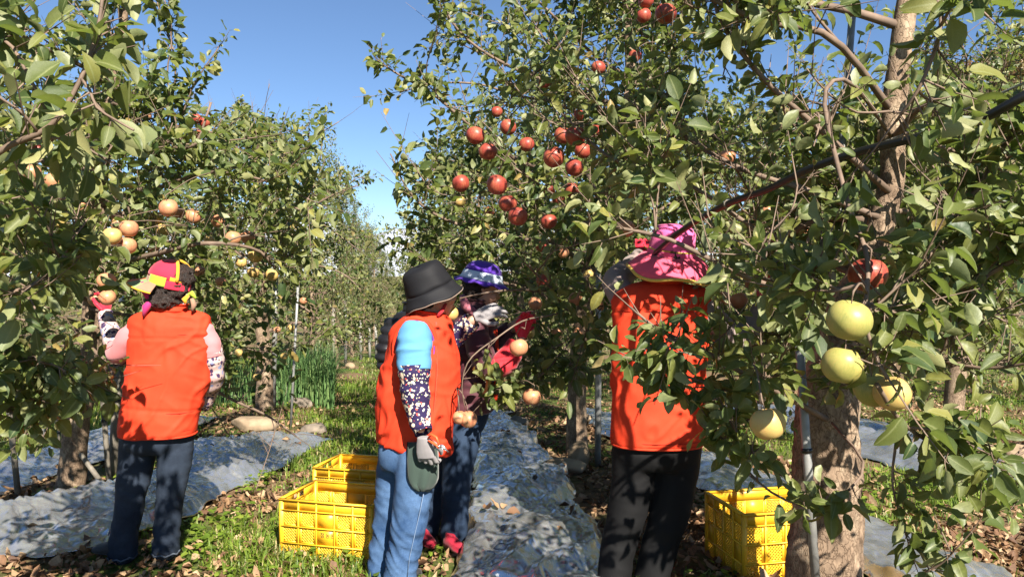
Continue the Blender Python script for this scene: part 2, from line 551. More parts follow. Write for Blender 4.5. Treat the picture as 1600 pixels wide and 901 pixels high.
BRANCHPTS = []
LEAFVAR = []
def leaf_variants():
    g = np.random.default_rng(99)
    for i in range(24):
        lf = dict(base=np.zeros((1, 3)), axis=np.array([[0, 1.0, 0]]), nrm=np.array([[0, 0, 1.0]]), L=np.array([1.0]), fold=g.uniform(0.1, 0.85, 1),
                  curl=g.uniform(-0.1, 0.6, 1), twist=g.normal(0, 0.5, 1), rnd=np.array([(i + 0.5) / 24 * 0.86 + 0.05]), wid=g.uniform(0.56, 0.88, 1))
        V, fs, r = leaf_arrays(lf, 3)
        LEAFVAR.append(mesh_np('leaf', V, fs, [M['leaf']], True, {'rnd': r, 'rib': LASTRIB[0]}))
leaf_variants()

def finish_tree(root, gr, trunk_bag, detail, origin, bark, nparts=300, petioles=True, carve=True, spacing=0.026, size=(0.046, 0.094), limbs_apart=True, yellow=0.0, thin=0.06, zmin=None):
    g = gr.g; origin = np.asarray(origin, float)
    b, d, l, li = gr.shoots()
    if carve:
        m = thin_out(b + d * l[:, None] * 0.5, g, max(thin, 0.15)) | np.isin(li, list(gr.free)); b, d, l, li = b[m], d[m], l[m], li[m]
    lf, pos, ax, pet, sid = shoot_leaves(b, d, l, g, spacing, size, yellow=yellow)
    fr = np.isin(li, list(gr.free))[sid]
    for tt in (0.0, 0.4, 0.8): BRANCHPTS.append(b + d * l[:, None] * tt)
    m = np.ones(len(pos), bool)
    if carve: m &= (thin_out(pos, g, thin) & thin_out(pos + ax * 0.09, g, thin)) | fr
    m &= sun_gap(pos, g)
    if zmin is not None: m &= lf['base'][:, 2] > zmin + g.uniform(0, 0.25, len(pos))
    lf = lf_take(lf, m); pos, ax = pos[m], ax[m]
    obj('trunk', trunk_bag.mesh('trunk', [bark], True), root)
    # wood: each limb is a part, its leafless shoots belong to it
    allb = Bag()
    for i, bag in enumerate(gr.limbs):
        s = li == i
        if s.any(): twig_tubes(bag, b[s], d[s], l[s])
        if limbs_apart:
            V, fs = bag.arrays(); obj('limb', mesh_np('limb', V - origin, fs, [M['twig']], True), root)
        else:
            V, fs = bag.arrays(); allb.add(V, fs[0], fs[1] if len(fs) > 1 else None)
    if not limbs_apart:
        V, fs = allb.arrays(); obj('branches', mesh_np('branches', V - origin, fs, [M['twig']], True), root)
    # leaves: the largest in view one by one, the rest as one crown
    if nparts:
        x, y, dd = proj(lf['base'])
        vis = (x > -5) & (x < 1605) & (y > -5) & (y < 906) & (pos[:, 1] > 0.3)
        sc = np.where(vis, lf['L'] / dd, -1); top = np.argsort(-sc)[:nparts]; top = top[sc[top] > 0]
        sel = np.zeros(len(sc), bool); sel[top] = True
        for k in top:
            a = lf['axis'][k]; n_ = lf['nrm'][k]; s_ = np.cross(a, n_); L = lf['L'][k]
            o = bpy.data.objects.new('leaf', LEAFVAR[min(23, max(0, int((lf['rnd'][k] - 0.05) / 0.86 * 24)))])
            mm = np.eye(4); mm[:3, 0] = s_ * L; mm[:3, 1] = a * L; mm[:3, 2] = n_ * L; mm[:3, 3] = lf['base'][k] - origin
            COL.objects.link(o); o.parent = root; o.matrix_local = Matrix(mm.tolist())
    else: sel = np.zeros(len(pos), bool)
    cr = lf_take(lf, ~sel)
    V, fs, r = leaf_arrays(cr, detail)
    bagp = Bag()
    c = obj('crown', mesh_np('crown', V - origin, fs, [M['leaf']], detail > 1, {'rnd': r, 'rib': LASTRIB[0]} if detail == 3 else {'rnd': r}), root)
    c['kind'] = 'stuff'
    if petioles:
        petiole_tris(bagp, pos - origin, ax, pet)
        st = obj('leaf_stalks', bagp.mesh('leaf_stalks', [M['twig']]), root); st['kind'] = 'stuff'
    return len(pos)

def trunk_mesh(path, radii, n=20, seed=0, flare=0.016, knob=0.09):
    """bark-covered trunk: lumpy, flaring at the foot"""
    fine = n > 24; K = 150 if fine else 40
    P = spline(path, K); t = np.linspace(0, 1, K)
    r = np.interp(t, np.linspace(0, 1, len(radii)), radii)
    r = r * (1 + flare / max(radii[0], 1e-3) * np.exp(-t * 18))
    V, Q, T = tube_vf(P, r, n)
    cen = np.vstack([np.repeat(P, n, 0), P[0], P[-1]])
    d = V - cen; f = fbm(V * 9 + seed, seed, 3)
    if fine:      # scaly plates of old bark
        q = V * np.array([26, 26, 15]); q = q + 0.8 * np.c_[vnoise(q * 0.7, 5), vnoise(q * 0.7 + 5, 6), vnoise(q * 0.7 + 8, 7)]
        low = np.exp(-np.maximum(0, V[:, 2] - 0.8) / 0.5)
        f = f + low * 0.55 * np.sign(vnoise(q, 8)) * np.abs(vnoise(q, 8)) ** 0.5 + low * 0.25 * vnoise(V * 60, 9)
    V = cen + d * (1 + knob * 1.6 * f)[:, None]
    b = Bag(); b.add(V, Q, T); return b

def auto_limbs(gr, base, path, height, radius, nlimb, zlo=0.75, nsec=5, nshoot=8, secshoot=5, az_squash=None, top_shoots=12, shoot=(0.10, 0.38), r_limb=0.024):
    g = gr.g; P = spline(path, 60)
    for i in range(nlimb):
        t = (i + g.uniform(0, 1)) / nlimb; z = zlo + (height * 0.93 - zlo) * t
        k = np.argmin(np.abs(P[:, 2] - (base[2] + z))); p = P[k]
        az = i * 2.399 + g.uniform(-0.4, 0.4)
        prof = np.sin(np.pi * min(1, 0.30 + 0.62 * t)) ** 0.8 if t > 0.3 else 0.98
        ln = radius * (0.75 + 0.35 * g.random()) * max(0.35, prof)
        dv = np.array([np.cos(az), np.sin(az), g.uniform(0.05, 0.5) + 0.35 * t])
        if az_squash is not None: dv[:2] *= az_squash
        Pb = branch_path(p, dv, ln, g, 7, 0.16, g.uniform(-0.13, 0.0) if t < 0.7 else 0.05)
        ok = sky_free(Pb)
        if not ok.all():
            Pb = Pb[:max(2, int(np.argmin(ok)) - 1)]
            if len(Pb) < 3: continue
        gr.limb(Pb, r_limb * (1 - 0.55 * t), 0.005, nsec, nshoot, seclen=(0.22 * radius, 0.5 * radius), secshoot=secshoot, shoot=shoot)
    # leader shoots
    top = P[-14:]
    for _ in range(top_shoots):
        p = top[g.integers(0, 14)]
        dv = unit(np.array([g.normal(0, 0.35), g.normal(0, 0.35), 1.0]))
        gr.limb(branch_path(p, dv, g.uniform(0.35, 0.9), g, 5, 0.1, 0.05), 0.006, 0.003, 0, 5, shoot=(0.06, 0.2))

def px_path(pts):
    return np.array([W(*p) for p in pts])

def orchard_tree(label, base, height, radius, seed, detail, nlimb, nparts, path=None, radii=None, extra=None, group='apple trees in the orchard rows', bark=None, carve=True, **kw):
    base = np.array([base[0], base[1], float(H(base[0], base[1]))]) if len(base) == 2 else np.asarray(base, float)
    g = np.random.default_rng(seed + 5)
    if path is None:
        path = [base + np.array([g.normal(0, 0.05) * k, g.normal(0, 0.05) * k, -0.08 + height * 0.95 * k / 4]) for k in range(5)]
        path[0][:2] = base[:2]
    root = empty('apple_tree', tuple(base))
    tag(root, label, 'tree', group)
    rr = radii or [0.10, 0.085, 0.06, 0.04, 0.018]
    tb = trunk_mesh(path, rr, kw.pop('sides', 18 if detail > 1 else 10), seed, knob=kw.pop('knob', 0.09))
    tb.v = [v - base for v in tb.v]
    gr = Grow(seed, kw.pop('dens', 1.0))
    if extra: extra(gr)
    gr.dens = kw.pop('auto_dens', gr.dens)
    lim = {k: kw.pop(k) for k in list(kw) if k in ('zlo', 'nsec', 'nshoot', 'secshoot', 'az_squash', 'top_shoots', 'shoot', 'r_limb')}
    auto_limbs(gr, base, path, height, radius, nlimb, **lim)
    n = finish_tree(root, gr, tb, detail, base, bark or M['bark'], nparts, carve=carve, **kw)
    print('tree', label[:40], n, 'leaves')
    return root

def copy_tree(o, parent=None):
    c = o.copy(); COL.objects.link(c); c.parent = parent
    for ch in list(o.children): copy_tree(ch, c)
    return c
# ------------------------------------------------------------------ ground
def ground():
    ys = np.concatenate([np.linspace(-8, 1.5, 16), np.arange(1.6, 12, 0.06), np.arange(12, 40, 0.4), [42, 46, 52, 60, 75, 100, 150, 250, 500, 1000, 2500, 6000]])
    xs = np.concatenate([[-4000, -1000, -300, -120, -60, -35], np.arange(-25, -6, 0.8), np.arange(-6, 6, 0.06), np.arange(6, 25, 0.8), [35, 60, 120, 300, 1000, 4000]])
    X, Y = np.meshgrid(xs, ys)
    Z = H(X, Y)
    q = np.stack([X.ravel(), Y.ravel()], 1)
    near = ((np.abs(X) < 6) & (Y < 12) & (Y > 1)).ravel()
    Z = Z.ravel() + np.where(near, 0.008 * fbm(q * 9, 5, 3), 0)
    n, m = len(xs), len(ys)
    i = np.arange(m - 1)[:, None] * n + np.arange(n - 1)[None]
    Q = np.stack([i, i + 1, i + n + 1, i + n], -1).reshape(-1, 4)
    mt, nt, b = mat('orchard_soil')
    n1 = noise(nt, 0.9, 5, 0.65); n2 = noise(nt, 14, 6, 0.75); n3 = noise(nt, 60, 4, 0.7)
    soil = ramp(nt, n2.outputs['Fac'], [(0.3, (0.07, 0.045, 0.028)), (0.5, (0.16, 0.105, 0.06)), (0.68, (0.27, 0.18, 0.105))])
    grs = ramp(nt, n2.outputs['Fac'], [(0.3, (0.03, 0.05, 0.012)), (0.7, (0.10, 0.15, 0.03))])
    f = ramp(nt, n1.outputs['Fac'], [(0.45, (0, 0, 0)), (0.58, (1, 1, 1))])
    nt.links.new(mixc(nt, f.outputs[0], soil.outputs[0], grs.outputs[0]), b.inputs['Base Color'])
    b.inputs['Roughness'].default_value = 0.95; b.inputs['Specular IOR Level'].default_value = 0.1
    bump(nt, b, n3.outputs['Fac'], 0.8, 0.02)
    o = obj('ground', mesh_np('ground', np.c_[q, Z], [Q], [mt], True)); tag(o, 'orchard floor of soil, grass and dry leaves', None, None, 'structure')
ground()

# distant hills
def hills():
    mt = plain('haze_tinted_hill', (0.33, 0.36, 0.42), 0.9, 0.15, 0.004)  # distance haze painted into the base colour as pale blue-grey
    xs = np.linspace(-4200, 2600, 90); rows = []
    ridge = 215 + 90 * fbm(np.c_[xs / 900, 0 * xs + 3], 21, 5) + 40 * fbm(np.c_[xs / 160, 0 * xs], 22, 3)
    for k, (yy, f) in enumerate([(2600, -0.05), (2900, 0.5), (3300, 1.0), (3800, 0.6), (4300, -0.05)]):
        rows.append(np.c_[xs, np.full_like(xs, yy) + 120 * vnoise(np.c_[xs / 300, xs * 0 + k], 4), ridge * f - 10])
    V = np.vstack(rows); n = len(xs); i = np.arange(4)[:, None] * n + np.arange(n - 1)[None]
    Q = np.stack([i, i + 1, i + n + 1, i + n], -1).reshape(-1, 4)
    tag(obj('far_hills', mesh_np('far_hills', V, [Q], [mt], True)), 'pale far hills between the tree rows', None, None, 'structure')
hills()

# wooded slope at the upper right
def slope():
    c = np.array([62.0, 78.0]); mt = plain('slope_soil', (0.12, 0.10, 0.05), 0.9, 0.3, 0.3)
    u = np.linspace(-1, 1, 40); X, Y = np.meshgrid(u * 42, u * 34)
    Z = 27 * np.clip(1 - (X / 42) ** 2, 0, 1) ** 0.8 * np.clip(1 - (Y / 34) ** 2, 0, 1) + 1.6 * fbm(np.c_[X.ravel() / 6, Y.ravel() / 6], 8, 3).reshape(X.shape) - 4
    V = np.c_[(X + c[0]).ravel(), (Y + c[1]).ravel(), Z.ravel()]
    i = np.arange(39)[:, None] * 40 + np.arange(39)[None]
    Q = np.stack([i, i + 1, i + 41, i + 40], -1).reshape(-1, 4)
    tag(obj('wooded_hill', mesh_np('wooded_hill', V, [Q], [mt], True)), 'small hill with autumn wood behind the orchard', None, None, 'structure')
    # the wood that covers it: one mass of leaf clumps
    g = np.random.default_rng(31); nb = 330
    pi = g.integers(0, len(V), 4000); pi = pi[(V[pi, 2] > 3) & (V[pi, 1] < c[1] + 6)][:nb]
    cen = V[pi] + np.c_[g.uniform(-1, 1, (len(pi), 2)), g.uniform(0.6, 2.2, len(pi))]
    per = 190; n = len(cen) * per
    off = unit(g.normal(0, 1, (n, 3))) * g.uniform(0.5, 1.0, (n, 1)) * np.repeat(g.uniform(1.2, 2.3, len(cen)), per)[:, None]
    base = np.repeat(cen, per, 0) + off
    nr = unit(off + g.normal(0, 0.9, (n, 3))); ax = g.normal(0, 1, (n, 3)); ax = unit(ax - nr * np.sum(ax * nr, 1, keepdims=True))
    lf = dict(base=base, axis=ax, nrm=nr, L=g.uniform(0.28, 0.5, n), fold=g.uniform(0, 0.4, n), curl=g.uniform(0, 0.3, n), twist=g.normal(0, 0.2, n),
              rnd=np.clip(np.repeat(g.random(len(cen)), per) + g.normal(0, 0.1, n), 0, 1), wid=np.ones(n))
    Vv, fs, r = leaf_arrays(lf, 1)
    mt = leaf_material('autumn_leaf', [(0, (0.05, 0.07, 0.02)), (0.4, (0.10, 0.10, 0.03)), (0.7, (0.20, 0.13, 0.05)), (1, (0.22, 0.09, 0.035))],
                       [(0, (0.10, 0.12, 0.05)), (1, (0.22, 0.15, 0.07))], (0.3, 0.2, 0.05))
    tag(obj('autumn_wood', mesh_np('autumn_wood', Vv, fs, [mt], False, {'rnd': r})), 'brown and green autumn wood covering the hill', 'wood', None, 'stuff')
slope()

# ------------------------------------------------------------------ grass, weeds, litter
def gmask(x, y):
    """where grass grows, 0..1"""
    q = np.c_[x, y]
    a = fbm(q * 0.9 + 3.1, 41, 3)
    lane = np.exp(-((x - 0.5 * (xl(y) + xr(y)) + 0.15) / 0.75) ** 2)
    g = 0.15 + 0.85 * lane + 0.9 * a
    g = np.where((y < 5.6) & (x > -2) & (x < 0.2), g - 0.35 + 0.5 * fbm(q * 2.2, 43, 2), g)
    g = np.where(x < xl(y) - 0.9, 0.9 + 0.5 * a, g)
    g = np.where(x > xr(y) + 0.6, 0.35 + 1.1 * a, g)
    return np.clip(g, 0, 1)

FOIL_POLY = []
def in_foil(x, y):
    m = np.zeros(len(x), bool)
    for fn in FOIL_POLY: m |= fn(x, y)
    return m

def scatter(n, g, y0=2.6, y1=16.0, p=2.0):
    y = y0 + (y1 - y0) * g.random(n) ** p
    x = (g.uniform(-0.72, 0.72, n)) * y
    return x, y

def ground_cover():
    g = np.random.default_rng(77)
    # grass
    x, y = scatter(210000, g, 2.6, 20, 1.7)
    m = (g.random(len(x)) < gmask(x, y) ** 1.5) & ~in_foil(x, y)
    x, y = x[m], y[m]; n = len(x); z = H(x, y)
    a = g.uniform(0, 6.28, n); h = g.uniform(0.03, 0.085, n) * (0.7 + 0.6 * gmask(x, y)); w = g.uniform(0.002, 0.004, n) * (1 + y / 9)
    le = g.uniform(0.2, 1.1, n)
    dx, dy = np.cos(a), np.sin(a)
    b0 = np.c_[x - dy * w, y + dx * w, z - 0.01]; b1 = np.c_[x + dy * w, y - dx * w, z - 0.01]
    m0 = np.c_[x - dy * w * .7 + dx * h * le * .35, y + dx * w * .7 + dy * h * le * .35, z + h * .6]
    m1 = np.c_[x + dy * w * .7 + dx * h * le * .35, y - dx * w * .7 + dy * h * le * .35, z + h * .6]
    tp = np.c_[x + dx * h * le, y + dy * h * le, z + h * (1.0 - 0.25 * le)]
    V = np.stack([b0, b1, m1, m0, tp], 1).reshape(-1, 3); k = np.arange(n)[:, None] * 5
    r = np.clip(g.beta(2, 3, n) + 0.25 * fbm(np.c_[x, y] * 1.7, 51, 2), 0, 0.93); r = np.where(g.random(n) < 0.13, 0.99, r)
    mt = leaf_material('grass_blade', [(0, (0.06, 0.105, 0.012)), (0.5, (0.125, 0.19, 0.02)), (0.94, (0.22, 0.27, 0.04)), (1, (0.38, 0.30, 0.14))],
                       [(0, (0.06, 0.105, 0.012)), (0.5, (0.125, 0.19, 0.02)), (0.94, (0.22, 0.27, 0.04)), (1, (0.38, 0.30, 0.14))], (0.25, 0.4, 0.04), tw=0.3, rough=0.5)
    tag(obj('grass', mesh_np('grass', V, [k + np.array([[0, 1, 2, 3]]), k + np.array([[3, 2, 4]])], [mt], False, {'rnd': np.repeat(r, 5)})),
        'short green grass of the orchard lane', 'grass', None, 'stuff')
    # broad-leaved weeds
    x, y = scatter(5200, g, 2.6, 13, 1.5)
    wm = np.clip(0.15 + 1.3 * fbm(np.c_[x, y] * 1.5 + 9, 61, 2), 0, 1)
    wm = np.maximum(wm, np.exp(-(((x + 1.75) / 0.45) ** 2 + ((y - 4.9) / 1.0) ** 2)))
    m = (g.random(len(x)) < wm * 0.9) & ~in_foil(x, y) & (gmask(x, y) > 0.12)
    x, y = x[m], y[m]; k = 9; n = len(x) * k
    X = np.repeat(x, k) + g.normal(0, 0.035, n); Y = np.repeat(y, k) + g.normal(0, 0.035, n); Z = H(X, Y) + g.uniform(0.01, 0.07, n)
    a = g.uniform(0, 6.28, n); ax = unit(np.c_[np.cos(a), np.sin(a), g.uniform(-0.2, 0.5, n)])
    nr = np.c_[g.normal(0, .35, (n, 2)), np.ones(n)]; nr = unit(nr - ax * np.sum(nr * ax, 1, keepdims=True))
    lf = dict(base=np.c_[X, Y, Z], axis=ax, nrm=nr, L=g.uniform(0.025, 0.055, n), fold=g.uniform(0, .4, n), curl=g.uniform(0, .4, n), twist=g.normal(0, .2, n),
              rnd=np.clip(g.beta(2, 2, n), 0, 0.93), wid=g.uniform(0.8, 1.2, n))
    V, fs, r = leaf_arrays(lf, 2)
    tag(obj('weeds', mesh_np('weeds', V, fs, [mt], False, {'rnd': r})), 'low bright green weeds between the dry leaves', 'weeds', None, 'stuff')
    # fallen leaves
    x, y = scatter(52000, g, 2.5, 14, 1.6)
    q = np.c_[x, y]
    lm = np.clip(0.85 - 0.8 * gmask(x, y) + 0.9 * fbm(q * 1.6 + 4, 71, 2), 0.03, 1)
    lm = np.maximum(lm, 0.9 * np.exp(-(((x + 1.25) / 0.5) ** 2 + ((y - 5.6) / 0.7) ** 2)))
    lm = np.where(x < xl(y) - 1.0, lm * 0.3, lm)
    m = (g.random(len(x)) < lm) & ~in_foil(x, y)
    x, y = x[m], y[m]; n = len(x); z = H(x, y) + g.uniform(0.004, 0.03, n)
    a = g.uniform(0, 6.28, n); ax = unit(np.c_[np.cos(a), np.sin(a), g.normal(0, .22, n)])
    nr = np.c_[g.normal(0, .4, (n, 2)), np.ones(n) * g.choice([-1, 1], n)]; nr = unit(nr - ax * np.sum(nr * ax, 1, keepdims=True))
    lf = dict(base=np.c_[x, y, z], axis=ax, nrm=nr, L=g.uniform(0.026, 0.068, n), fold=g.uniform(-0.4, 1.3, n), curl=g.uniform(-0.8, .9, n), twist=g.normal(0, .6, n),
              rnd=g.random(n), wid=g.uniform(0.6, 1.05, n))
    V, fs, r = leaf_arrays(lf, 2)
    st = [(0, (0.08, 0.04, 0.022)), (0.35, (0.19, 0.10, 0.05)), (0.7, (0.31, 0.19, 0.10)), (1, (0.42, 0.29, 0.17))]
    M['dry'] = leaf_material('dry_leaf', st, st, (0.25, 0.12, 0.04), tw=0.12, rough=0.7)
    tag(obj('fallen_leaves', mesh_np('fallen_leaves', V, fs, [M['dry']], False, {'rnd': r})), 'brown dry apple leaves littering the ground', 'leaves', None, 'stuff')

# ------------------------------------------------------------------ reflective mulch film
def foil_material():
    m, nt, b = mat('silver_film')
    n1 = noise(nt, 2.2, 5, 0.6); n2 = noise(nt, 18, 5, 0.65, dist=0.6); n3 = noise(nt, 55, 4, 0.6, dist=1.2)
    c = ramp(nt, n1.outputs['Fac'], [(0.3, (0.46, 0.44, 0.40)), (0.5, (0.70, 0.71, 0.73)), (0.75, (0.80, 0.81, 0.83))])
    nt.links.new(c.outputs[0], b.inputs['Base Color'])
    b.inputs['Metallic'].default_value = 0.86
    rr = ramp(nt, n2.outputs['Fac'], [(0.3, (0.12,) * 3), (0.7, (0.30,) * 3)])
    nt.links.new(rr.outputs[0], b.inputs['Roughness'])
    h = mixc(nt, 0.35, n2.outputs['Color'], n3.outputs['Color'])
    bump(nt, b, h, 0.22, 0.012)
    return m
M['foil'] = foil_material()

def rot2(p, a):
    c, s = math.cos(a), math.sin(a); return np.c_[p[:, 0] * c - p[:, 1] * s, p[:, 0] * s + p[:, 1] * c]
def facet(p, s):
    """creased facets: heights on a skewed triangle lattice, flat in between"""
    k = p.sum(1) * 0.366; q = p + k[:, None]; b = np.floor(q).astype(np.int64); f = q - b
    z = np.zeros(len(p), np.int64)
    h00 = _hash(b[:, 0], b[:, 1], z, s); h11 = _hash(b[:, 0] + 1, b[:, 1] + 1, z, s); h10 = _hash(b[:, 0] + 1, b[:, 1], z, s); h01 = _hash(b[:, 0], b[:, 1] + 1, z, s)
    u, v = f[:, 0], f[:, 1]
    return np.where(u > v, h00 + (h10 - h00) * u + (h11 - h10) * v, h00 + (h01 - h00) * v + (h11 - h01) * u)

def foil(label, L_edge, R_edge, seed, lift=0.05, crumple=0.05, nu=130, nv=330, fold_dir=None):
    """film laid between two edge lines (lists of x,y), crumpled into sharp folds"""
    A = spline(L_edge, nv); B = spline(R_edge, nv)
    u = np.linspace(0, 1, nu)
    XY = A[:, None] * (1 - u)[None, :, None] + B[:, None] * u[None, :, None]
    q = XY.reshape(-1, 2)
    edge = np.minimum(u, 1 - u)[None].repeat(nv, 0).ravel(); vv = np.repeat(np.linspace(0, 1, nv), nu); ev = np.minimum(vv, 1 - vv)
    jag = 0.10 * np.c_[fbm(q * 3, seed + 9, 3), fbm(q * 3 + 40, seed + 10, 3)]
    q = q + jag
    w = q + 0.18 * np.c_[fbm(q * 1.7, seed, 3), fbm(q * 1.7 + 9, seed + 1, 3)]
    z = crumple * (0.75 * facet(w * np.array([2.2, 1.6]), seed + 2) + 0.36 * facet(rot2(w, 0.55) * np.array([8.5, 2.4]), seed + 3) + 0.20 * facet(rot2(w, -0.6) * np.array([17, 5]), seed + 4) + 0.12 * facet(w * 21, seed + 5) + 0.05 * facet(rot2(w, 0.9) * 42, seed + 6) + 0.6)
    z = z * np.clip(edge * 14, 0.25, 1) * np.clip(ev * 25, 0.3, 1)
    Z = H(q[:, 0], q[:, 1]) + 0.012 + z + lift * np.clip(edge * 5, 0, 1) ** 0.5 * np.clip(ev * 12, 0, 1)
    i = np.arange(nv - 1)[:, None] * nu + np.arange(nu - 1)[None]
    Q = np.stack([i, i + 1, i + nu + 1, i + nu], -1).reshape(-1, 4)
    o = obj('mulch_film', mesh_np('mulch_film', np.c_[q, Z], [Q], [M['foil']], True))
    tag(o, label, 'film', 'reflective mulch films along the tree rows')
    s = o.modifiers.new('thickness', 'SOLIDIFY'); s.thickness = 0.001
    ya, yb = A[:, 1], B[:, 1]
    def inside(x, y):
        xa = np.interp(y, A[:, 0 + 1], A[:, 0]); xb = np.interp(y, B[:, 1], B[:, 0])
        return (x > np.minimum(xa, xb)) & (x < np.maximum(xa, xb)) & (y > min(ya.min(), yb.min())) & (y < max(ya.max(), yb.max()))
    FOIL_POLY.append(inside)
    return o
foil('crumpled silver film on the ground behind the woman in patchwork hat', [(-3.3, 3.75), (-2.75, 4.6), (-2.62, 5.6), (-2.6, 6.6), (-2.5, 7.6)],
     [(-2.35, 3.8), (-1.98, 4.55), (-1.95, 5.1), (-1.85, 6.2), (-1.75, 7.5)], 11, 0.04, 0.085)
foil('silver film strip on the far side of the trunk beside patchwork hat woman', [(-4.7, 4.4), (-4.3, 5.4), (-4.1, 6.5), (-4.05, 8.5)], [(-3.55, 4.45), (-3.35, 5.4), (-3.2, 6.5), (-3.25, 8.5)], 12, 0.05, 0.08, 90, 200)
foil('long silver film mound between the purple hat and pink hat women', [(-0.42, 3.0), (-0.33, 3.7), (-0.26, 4.6), (-0.25, 5.6), (-0.28, 7.0), (-0.45, 9.0)],
     [(0.62, 3.0), (0.50, 3.7), (0.46, 4.6), (0.40, 5.6), (0.16, 7.0), (-0.05, 9.0)], 13, 0.04, 0.085, 130, 460)
foil('flat silver film strip behind the right yellow crate', [(1.85, 3.2), (1.5, 4.3), (1.15, 5.6), (0.9, 7.6), (0.75, 9.5)], [(2.5, 3.2), (2.2, 4.3), (1.9, 5.6), (1.55, 7.6), (1.4, 9.5)], 14, 0.04, 0.065, 90, 300)
foil('silver film strip of the next row at right edge', [(3.15, 5.6), (2.9, 7.4), (2.7, 10.0)], [(4.3, 5.6), (4.0, 7.4), (3.7, 10.0)], 15, 0.05, 0.07, 80, 200)
ground_cover()
# ------------------------------------------------------------------ the apple trees
# keep-clear shapes of the pickers (photo pixels, depth)
for c in [(258, 580, 75, 105, 3.9), (232, 780, 62, 120, 3.9), (268, 445, 62, 45, 3.9), (330, 580, 18, 60, 3.9),
          (655, 590, 75, 120, 3.7), (670, 445, 45, 45, 3.7), (640, 790, 70, 130, 3.7), (750, 435, 45, 35, 4.1), (745, 490, 40, 28, 3.8), (725, 530, 25, 40, 4.1), (715, 740, 55, 130, 4.1),
          (1030, 790, 75, 110, 3.5), (1025, 672, 70, 30, 3.5), (1050, 405, 62, 42, 3.5), (1000, 472, 42, 26, 3.5), (515, 800, 85, 90, 4.5), (840, 760, 90, 140, 5)]:
    CLEAR.append(c)
# open sky between the two rows
for c in [(470, 45, 100, 120, 30), (430, 120, 55, 65, 30), (545, 205, 38, 55, 30), (582, 250, 30, 80, 30), (590, 325, 20, 40, 30), (640, 25, 28, 42, 30), (188, 528, 24, 38, 3.95), (172, 490, 18, 22, 4.1), (795, 545, 24, 34, 3.95), (335, 25, 75, 80, 30), (340, 110, 42, 60, 30), (72, 8, 26, 18, 30), (200, 40, 22, 28, 30), (635, 185, 28, 30, 30), (1515, 70, 55, 45, 12), (1545, 110, 40, 30, 12), (1285, 140, 26, 36, 8), (1215, 90, 22, 20, 8)]:
    CLEAR.append(c)

SUNGAPS += [(W(1035, 500, 3.45), 0.17, 0.3), (W(1050, 405, 3.45), 0.16, 0.25), (W(1010, 600, 3.42), 0.14, 0.45), (W(760, 450, 4.05), 0.14, 0.4), (W(840, 800, 3.9), 0.35, 0.6), (W(1300, 800, 2.75), 0.24, 0.25), (W(745, 545, 4.0), 0.22, 0.35), (W(800, 550, 3.95), 0.12, 0.4), (W(1180, 820, 3.5), 0.2, 0.5)]
APPLES = [  # px, py, diameter px, colour, tree
 (65,195,26,'o','L'),(50,270,26,'o','L'),(86,284,30,'o','L'),(116,280,22,'y','L'),(100,318,20,'o','L'),
 (170,322,20,'o','L'),(175,369,29,'y','L'),(201,357,29,'o','L'),(198,384,29,'o','L'),(184,350,22,'o','L'),
 (263,325,29,'o','L'),(243,341,22,'y','L'),(254,359,22,'y','L'),(279,332,20,'o','L'),(302,338,24,'o','L'),(307,186,17,'r','L'),(320,192,17,'r','L'),(310,211,16,'r','L'),
 (340,345,22,'o','L'),(327,376,17,'y','L'),(364,372,24,'o','L'),(387,371,22,'o','L'),(399,400,23,'y','L'),(377,410,18,'y','L'),(396,426,18,'y','L'),(425,430,20,'y','L'),
 (166,439,28,'o','L'),(168,465,26,'o','L'),(150,468,24,'o','L'),(141,487,22,'r','L'),
 (373,551,13,'y','L2'),(402,589,13,'y','L2'),(444,556,12,'y','L2'),(474,470,12,'o','L2'),(433,515,11,'o','L2'),(455,512,11,'y','L2'),
 (743,212,29,'r','R'),(762,237,29,'r','R'),(794,199,26,'r','R'),(823,226,24,'r','R'),(720,287,28,'r','R'),(777,289,33,'r','R'),(793,318,29,'r','R'),(809,338,31,'r','R'),
 (857,346,26,'r','R'),(858,296,21,'r','R'),(873,312,21,'r','R'),(899,213,34,'r','R'),(880,212,28,'r','R'),(866,246,34,'r','R'),(897,262,29,'r','R'),(893,297,24,'r','R'),(911,236,26,'r','R'),
 (850,129,20,'r','R'),(935,106,22,'r','R'),(719,315,18,'y','R'),(977,357,30,'o','R'),(992,88,20,'r','R'),(1006,25,24,'r','R'),(1040,22,34,'r','R'),(1009,2,24,'r','R'),
 (848,438,22,'r','R'),(836,474,22,'o','R'),(901,467,25,'o','R'),(919,429,17,'y','R'),(940,475,22,'o','R'),(811,543,29,'o','R'),(788,514,23,'y','R'),(808,512,24,'o','R'),(831,620,28,'o','R'),
 (704,490,24,'y','R'),(718,652,22,'o','R'),(732,655,28,'o','R'),(825,520,22,'y','R'),(1136,246,27,'o','R'),(1155,470,28,'o','R'),(1130,466,24,'o','R'),(1176,442,26,'o','R'),
 (1326,500,67,'g','N'),(1316,571,62,'g','N'),(1364,609,56,'g','N'),(1394,615,56,'y','N'),(1357,430,58,'r','N'),(1200,662,54,'y','N'),(1392,214,40,'o','N'),(1510,512,26,'y','N'),(1255,361,20,'o','N'),
 (1200,331,19,'o','R'),(1206,349,17,'o','R'),(1188,362,16,'o','R'),(1262,330,16,'r','R'),(1225,300,15,'o','R'),(228,181,17,'o','L'),(130,325,20,'o','L'),(183,338,18,'o','L'),(312,424,19,'o','L'),(345,440,17,'o','L'),(240,388,18,'o','L'),(60,235,20,'r','L'),(72,215,22,'r','L'),(905,180,18,'r','R'),(776,175,18,'r','R'),(930,205,20,'r','R'),(846,385,20,'r','R'),(940,300,18,'o','R'),(880,395,18,'o','R'),(765,330,17,'r','R'),(905,520,18,'o','R'),(870,520,18,'o','R'),
]
